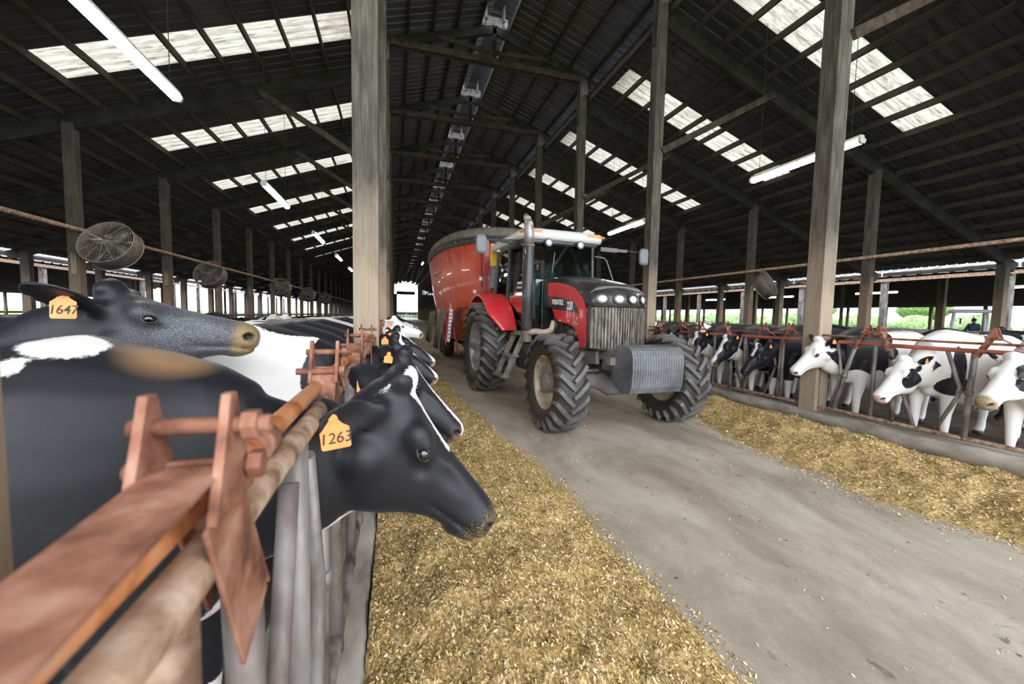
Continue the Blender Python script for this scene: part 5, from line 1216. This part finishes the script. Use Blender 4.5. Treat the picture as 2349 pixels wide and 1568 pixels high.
# faded lettering on the near left flank
X_let = pmat('worn_lettering', [(.30, .16, .09), (.70, .62, .52)], 26, .6, 0, 0, lo=.4, hi=.55)
def flank(txt, size, t, z, name):
    p = tubpt(math.radians(t), z, .012); q = tubpt(math.radians(t+1.5), z, .012); d = (q-p).normalized(); ang = math.atan2(d.y, d.x)
    return decal(txt, size, p.x, p.y, z, X_let, MX, (math.radians(90-12), 0, ang), 1, .004, 0, name)
flank('TOUER', .42, 190, 3.02, 'faded_lettering'); flank('SB', .26, 207, 2.62, 'faded_lettering'); flank('20', .24, 193, 2.45, 'faded_lettering')
# ================================================================== small machine and driver in the distance
FT = empty('small_cab_tractor', (29.5, 13.6, 0), math.radians(28))
F_w = pmat('white_cab_paint', [(.70, .72, .74), (.80, .81, .82)], 6, .5, 0, 0)
m = MB()
for x in (-.72, .72):
    for y in (-.6, .6): m.tube([(x, y, 1.0), (x*.98, y, 1.6), (x*.86, y*.95, 2.2)], .055, 8)
m.tube([(-.72, -.6, 1.1), (-.72, .6, 1.1), (.72, .6, 1.1), (.72, -.6, 1.1), (-.72, -.6, 1.1)], .06, 8)
m.build('cab_frame', F_w, FT, bevel=0)
m = MB().loft([rr_ring(2.2, -.85, .85, .75, .15), rr_ring(2.32, -.88, .88, .78, .15), rr_ring(2.38, -.7, .7, .6, .15)]); m.build('cab_roof', F_w, FT)
m = MB(); m.box((0, 0, .85), (1.5, 2.4, .5)); m.box((0, 1.5, .95), (.9, 1.1, .6)); m.build('body', T_dark, FT, bevel=.04)
for x in (-.75, .75):
    for y, r_ in ((-.5, .6), (1.6, .42)):
        o = MB().lathe([(r_*.5, -.15), (r_*.9, -.17), (r_, -.1), (r_, .1), (r_*.9, .17), (r_*.5, .15)], axis='X', n=28, closed=True).build('wheel', T_rub, FT); o.location = (x, y, r_); MB().lathe([(0, .05), (r_*.52, .05), (r_*.52, -.05), (0, -.05)], axis='X', n=20).build('rim', T_frame, o)
m = MB(); m.tube([(.86, -.2, 2.1), (1.1, -.2, 1.9), (1.05, -.2, 1.5), (.8, -.2, 1.3)], .015, 6); m.build('mirror_arm', M_black, FT)
m = MB().box((.32, .3, 1.75), (.22, .06, .3)); m.build('rear_view_box', M_black, FT)
tag(FT, 'small white-framed cab tractor parked outside beyond the right barn', 'tractor')
# seated driver seen from behind
def skinned(name, pts, edges, radii, mat, parent=None, root=0, sub=2):
    me = bpy.data.meshes.new(name); me.from_pydata(pts, edges, []); o = bpy.data.objects.new(name, me); COL.objects.link(o)
    sk = o.modifiers.new('skin', 'SKIN'); sd = me.skin_vertices[0].data if me.skin_vertices else None
    if sd is None:
        bpy.context.view_layer.objects.active = o; bm_ = bmesh.new(); bm_.from_mesh(me); bm_.verts.layers.skin.verify(); bm_.to_mesh(me); bm_.free(); sd = me.skin_vertices[0].data
    for i, r_ in enumerate(radii): sd[i].radius = (r_, r_) if not hasattr(r_, '__len__') else r_
    sd[root].use_root = True
    su = o.modifiers.new('sub', 'SUBSURF'); su.levels = sub; su.render_levels = sub
    dg = bpy.context.evaluated_depsgraph_get(); me2 = bpy.data.meshes.new_from_object(o.evaluated_get(dg)); bpy.data.objects.remove(o)
    me2.materials.clear(); me2.materials.append(mat); me2.polygons.foreach_set('use_smooth', [True]*len(me2.polygons)); o = bpy.data.objects.new(name, me2); COL.objects.link(o); o.parent = parent; return o
P_navy = pmat('navy_jacket', [(.015, .022, .045), (.03, .045, .08)], 6, .8, 0, .2); P_skin = pmat('skin', [(.45, .28, .20)], 6, .5, 0, 0); P_hair = pmat('dark_hair', [(.02, .015, .012)], 10, .7, 0, 0)
pts = [(0, 0, .95), (0, 0, 1.15), (0, .02, 1.40), (0, .03, 1.52), (0, .05, 1.60), (.19, .02, 1.46), (.27, .08, 1.22), (.22, .30, 1.12), (.18, .42, 1.16), (-.19, .02, 1.46), (-.27, .08, 1.22), (-.22, .30, 1.12), (-.18, .42, 1.16), (.12, .15, .95), (.14, .48, .95), (.14, .52, .60), (-.12, .15, .95), (-.14, .48, .95), (-.14, .52, .60)]
ed = [(0, 1), (1, 2), (2, 3), (3, 4), (2, 5), (5, 6), (6, 7), (7, 8), (2, 9), (9, 10), (10, 11), (11, 12), (0, 13), (13, 14), (14, 15), (0, 16), (16, 17), (17, 18)]
rd = [(.19, .14), (.18, .13), (.20, .12), (.08, .08), (.065, .065), .085, .06, .045, .04, .085, .06, .045, .04, .10, .08, .06, .10, .08, .06]
PR = skinned('person', pts, ed, rd, P_navy); PR.location = (29.62, 13.45, .10); PR.rotation_euler = (0, 0, math.radians(-65+28))
tag(PR, 'person in a dark navy jacket seen from behind, seated in the small white cab', 'person')
m = MB().sphere((0, .06, 1.70), (.085, .10, .12), 16); m.sphere((0, .165, 1.69), (.015, .02, .02), 8)
for s in (-1, 1): m.sphere((s*.087, .05, 1.69), (.012, .02, .03), 8)
m.build('head', P_skin, PR); MB().sphere((0, .04, 1.73), (.092, .10, .11), 16).build('hair', P_hair, PR)
M_skinh = P_skin
for s in (-1, 1):
    m = MB(); m.sphere((s*.18, .46, 1.17), (.035, .045, .018), 10)
    for k in range(4): m.tube([(s*(.155+.017*k), .49, 1.175), (s*(.155+.017*k), .53+.006*(k % 3), 1.175), (s*(.155+.017*k), .545, 1.155)], [.009, .008, .006], 6)
    m.tube([(s*.145, .45, 1.17), (s*.125, .48, 1.165), (s*.125, .505, 1.16)], [.011, .009, .007], 6); m.build('hand', P_skin, PR)

# low buildings seen through the far door
o = MB().box((0, 0, 2.0), (26, 6, .5)).box((0, 3, 1), (26, .2, 2)).build('distant_shed', M_wall); o.location = (4, YF+34, 0)
for i in range(7): MB().box((-12+4*i, -2.8, .9), (.3, .3, 1.8)).build('shed_post', M_galv, o)
tag(o, 'low dark open shed seen through the far end door of the barn', 'shed')
o = MB()
for i in range(9): o.box((-4+i, 0, .6), (.12, .1, 1.2))
for z in (.4, .8, 1.2): o.box((0, 0, z), (8.2, .08, .1))
o = o.build('white_gate', F_w); o.location = (4, YF+10, 0); tag(o, 'pale farm gate just outside the far end door', 'gate')
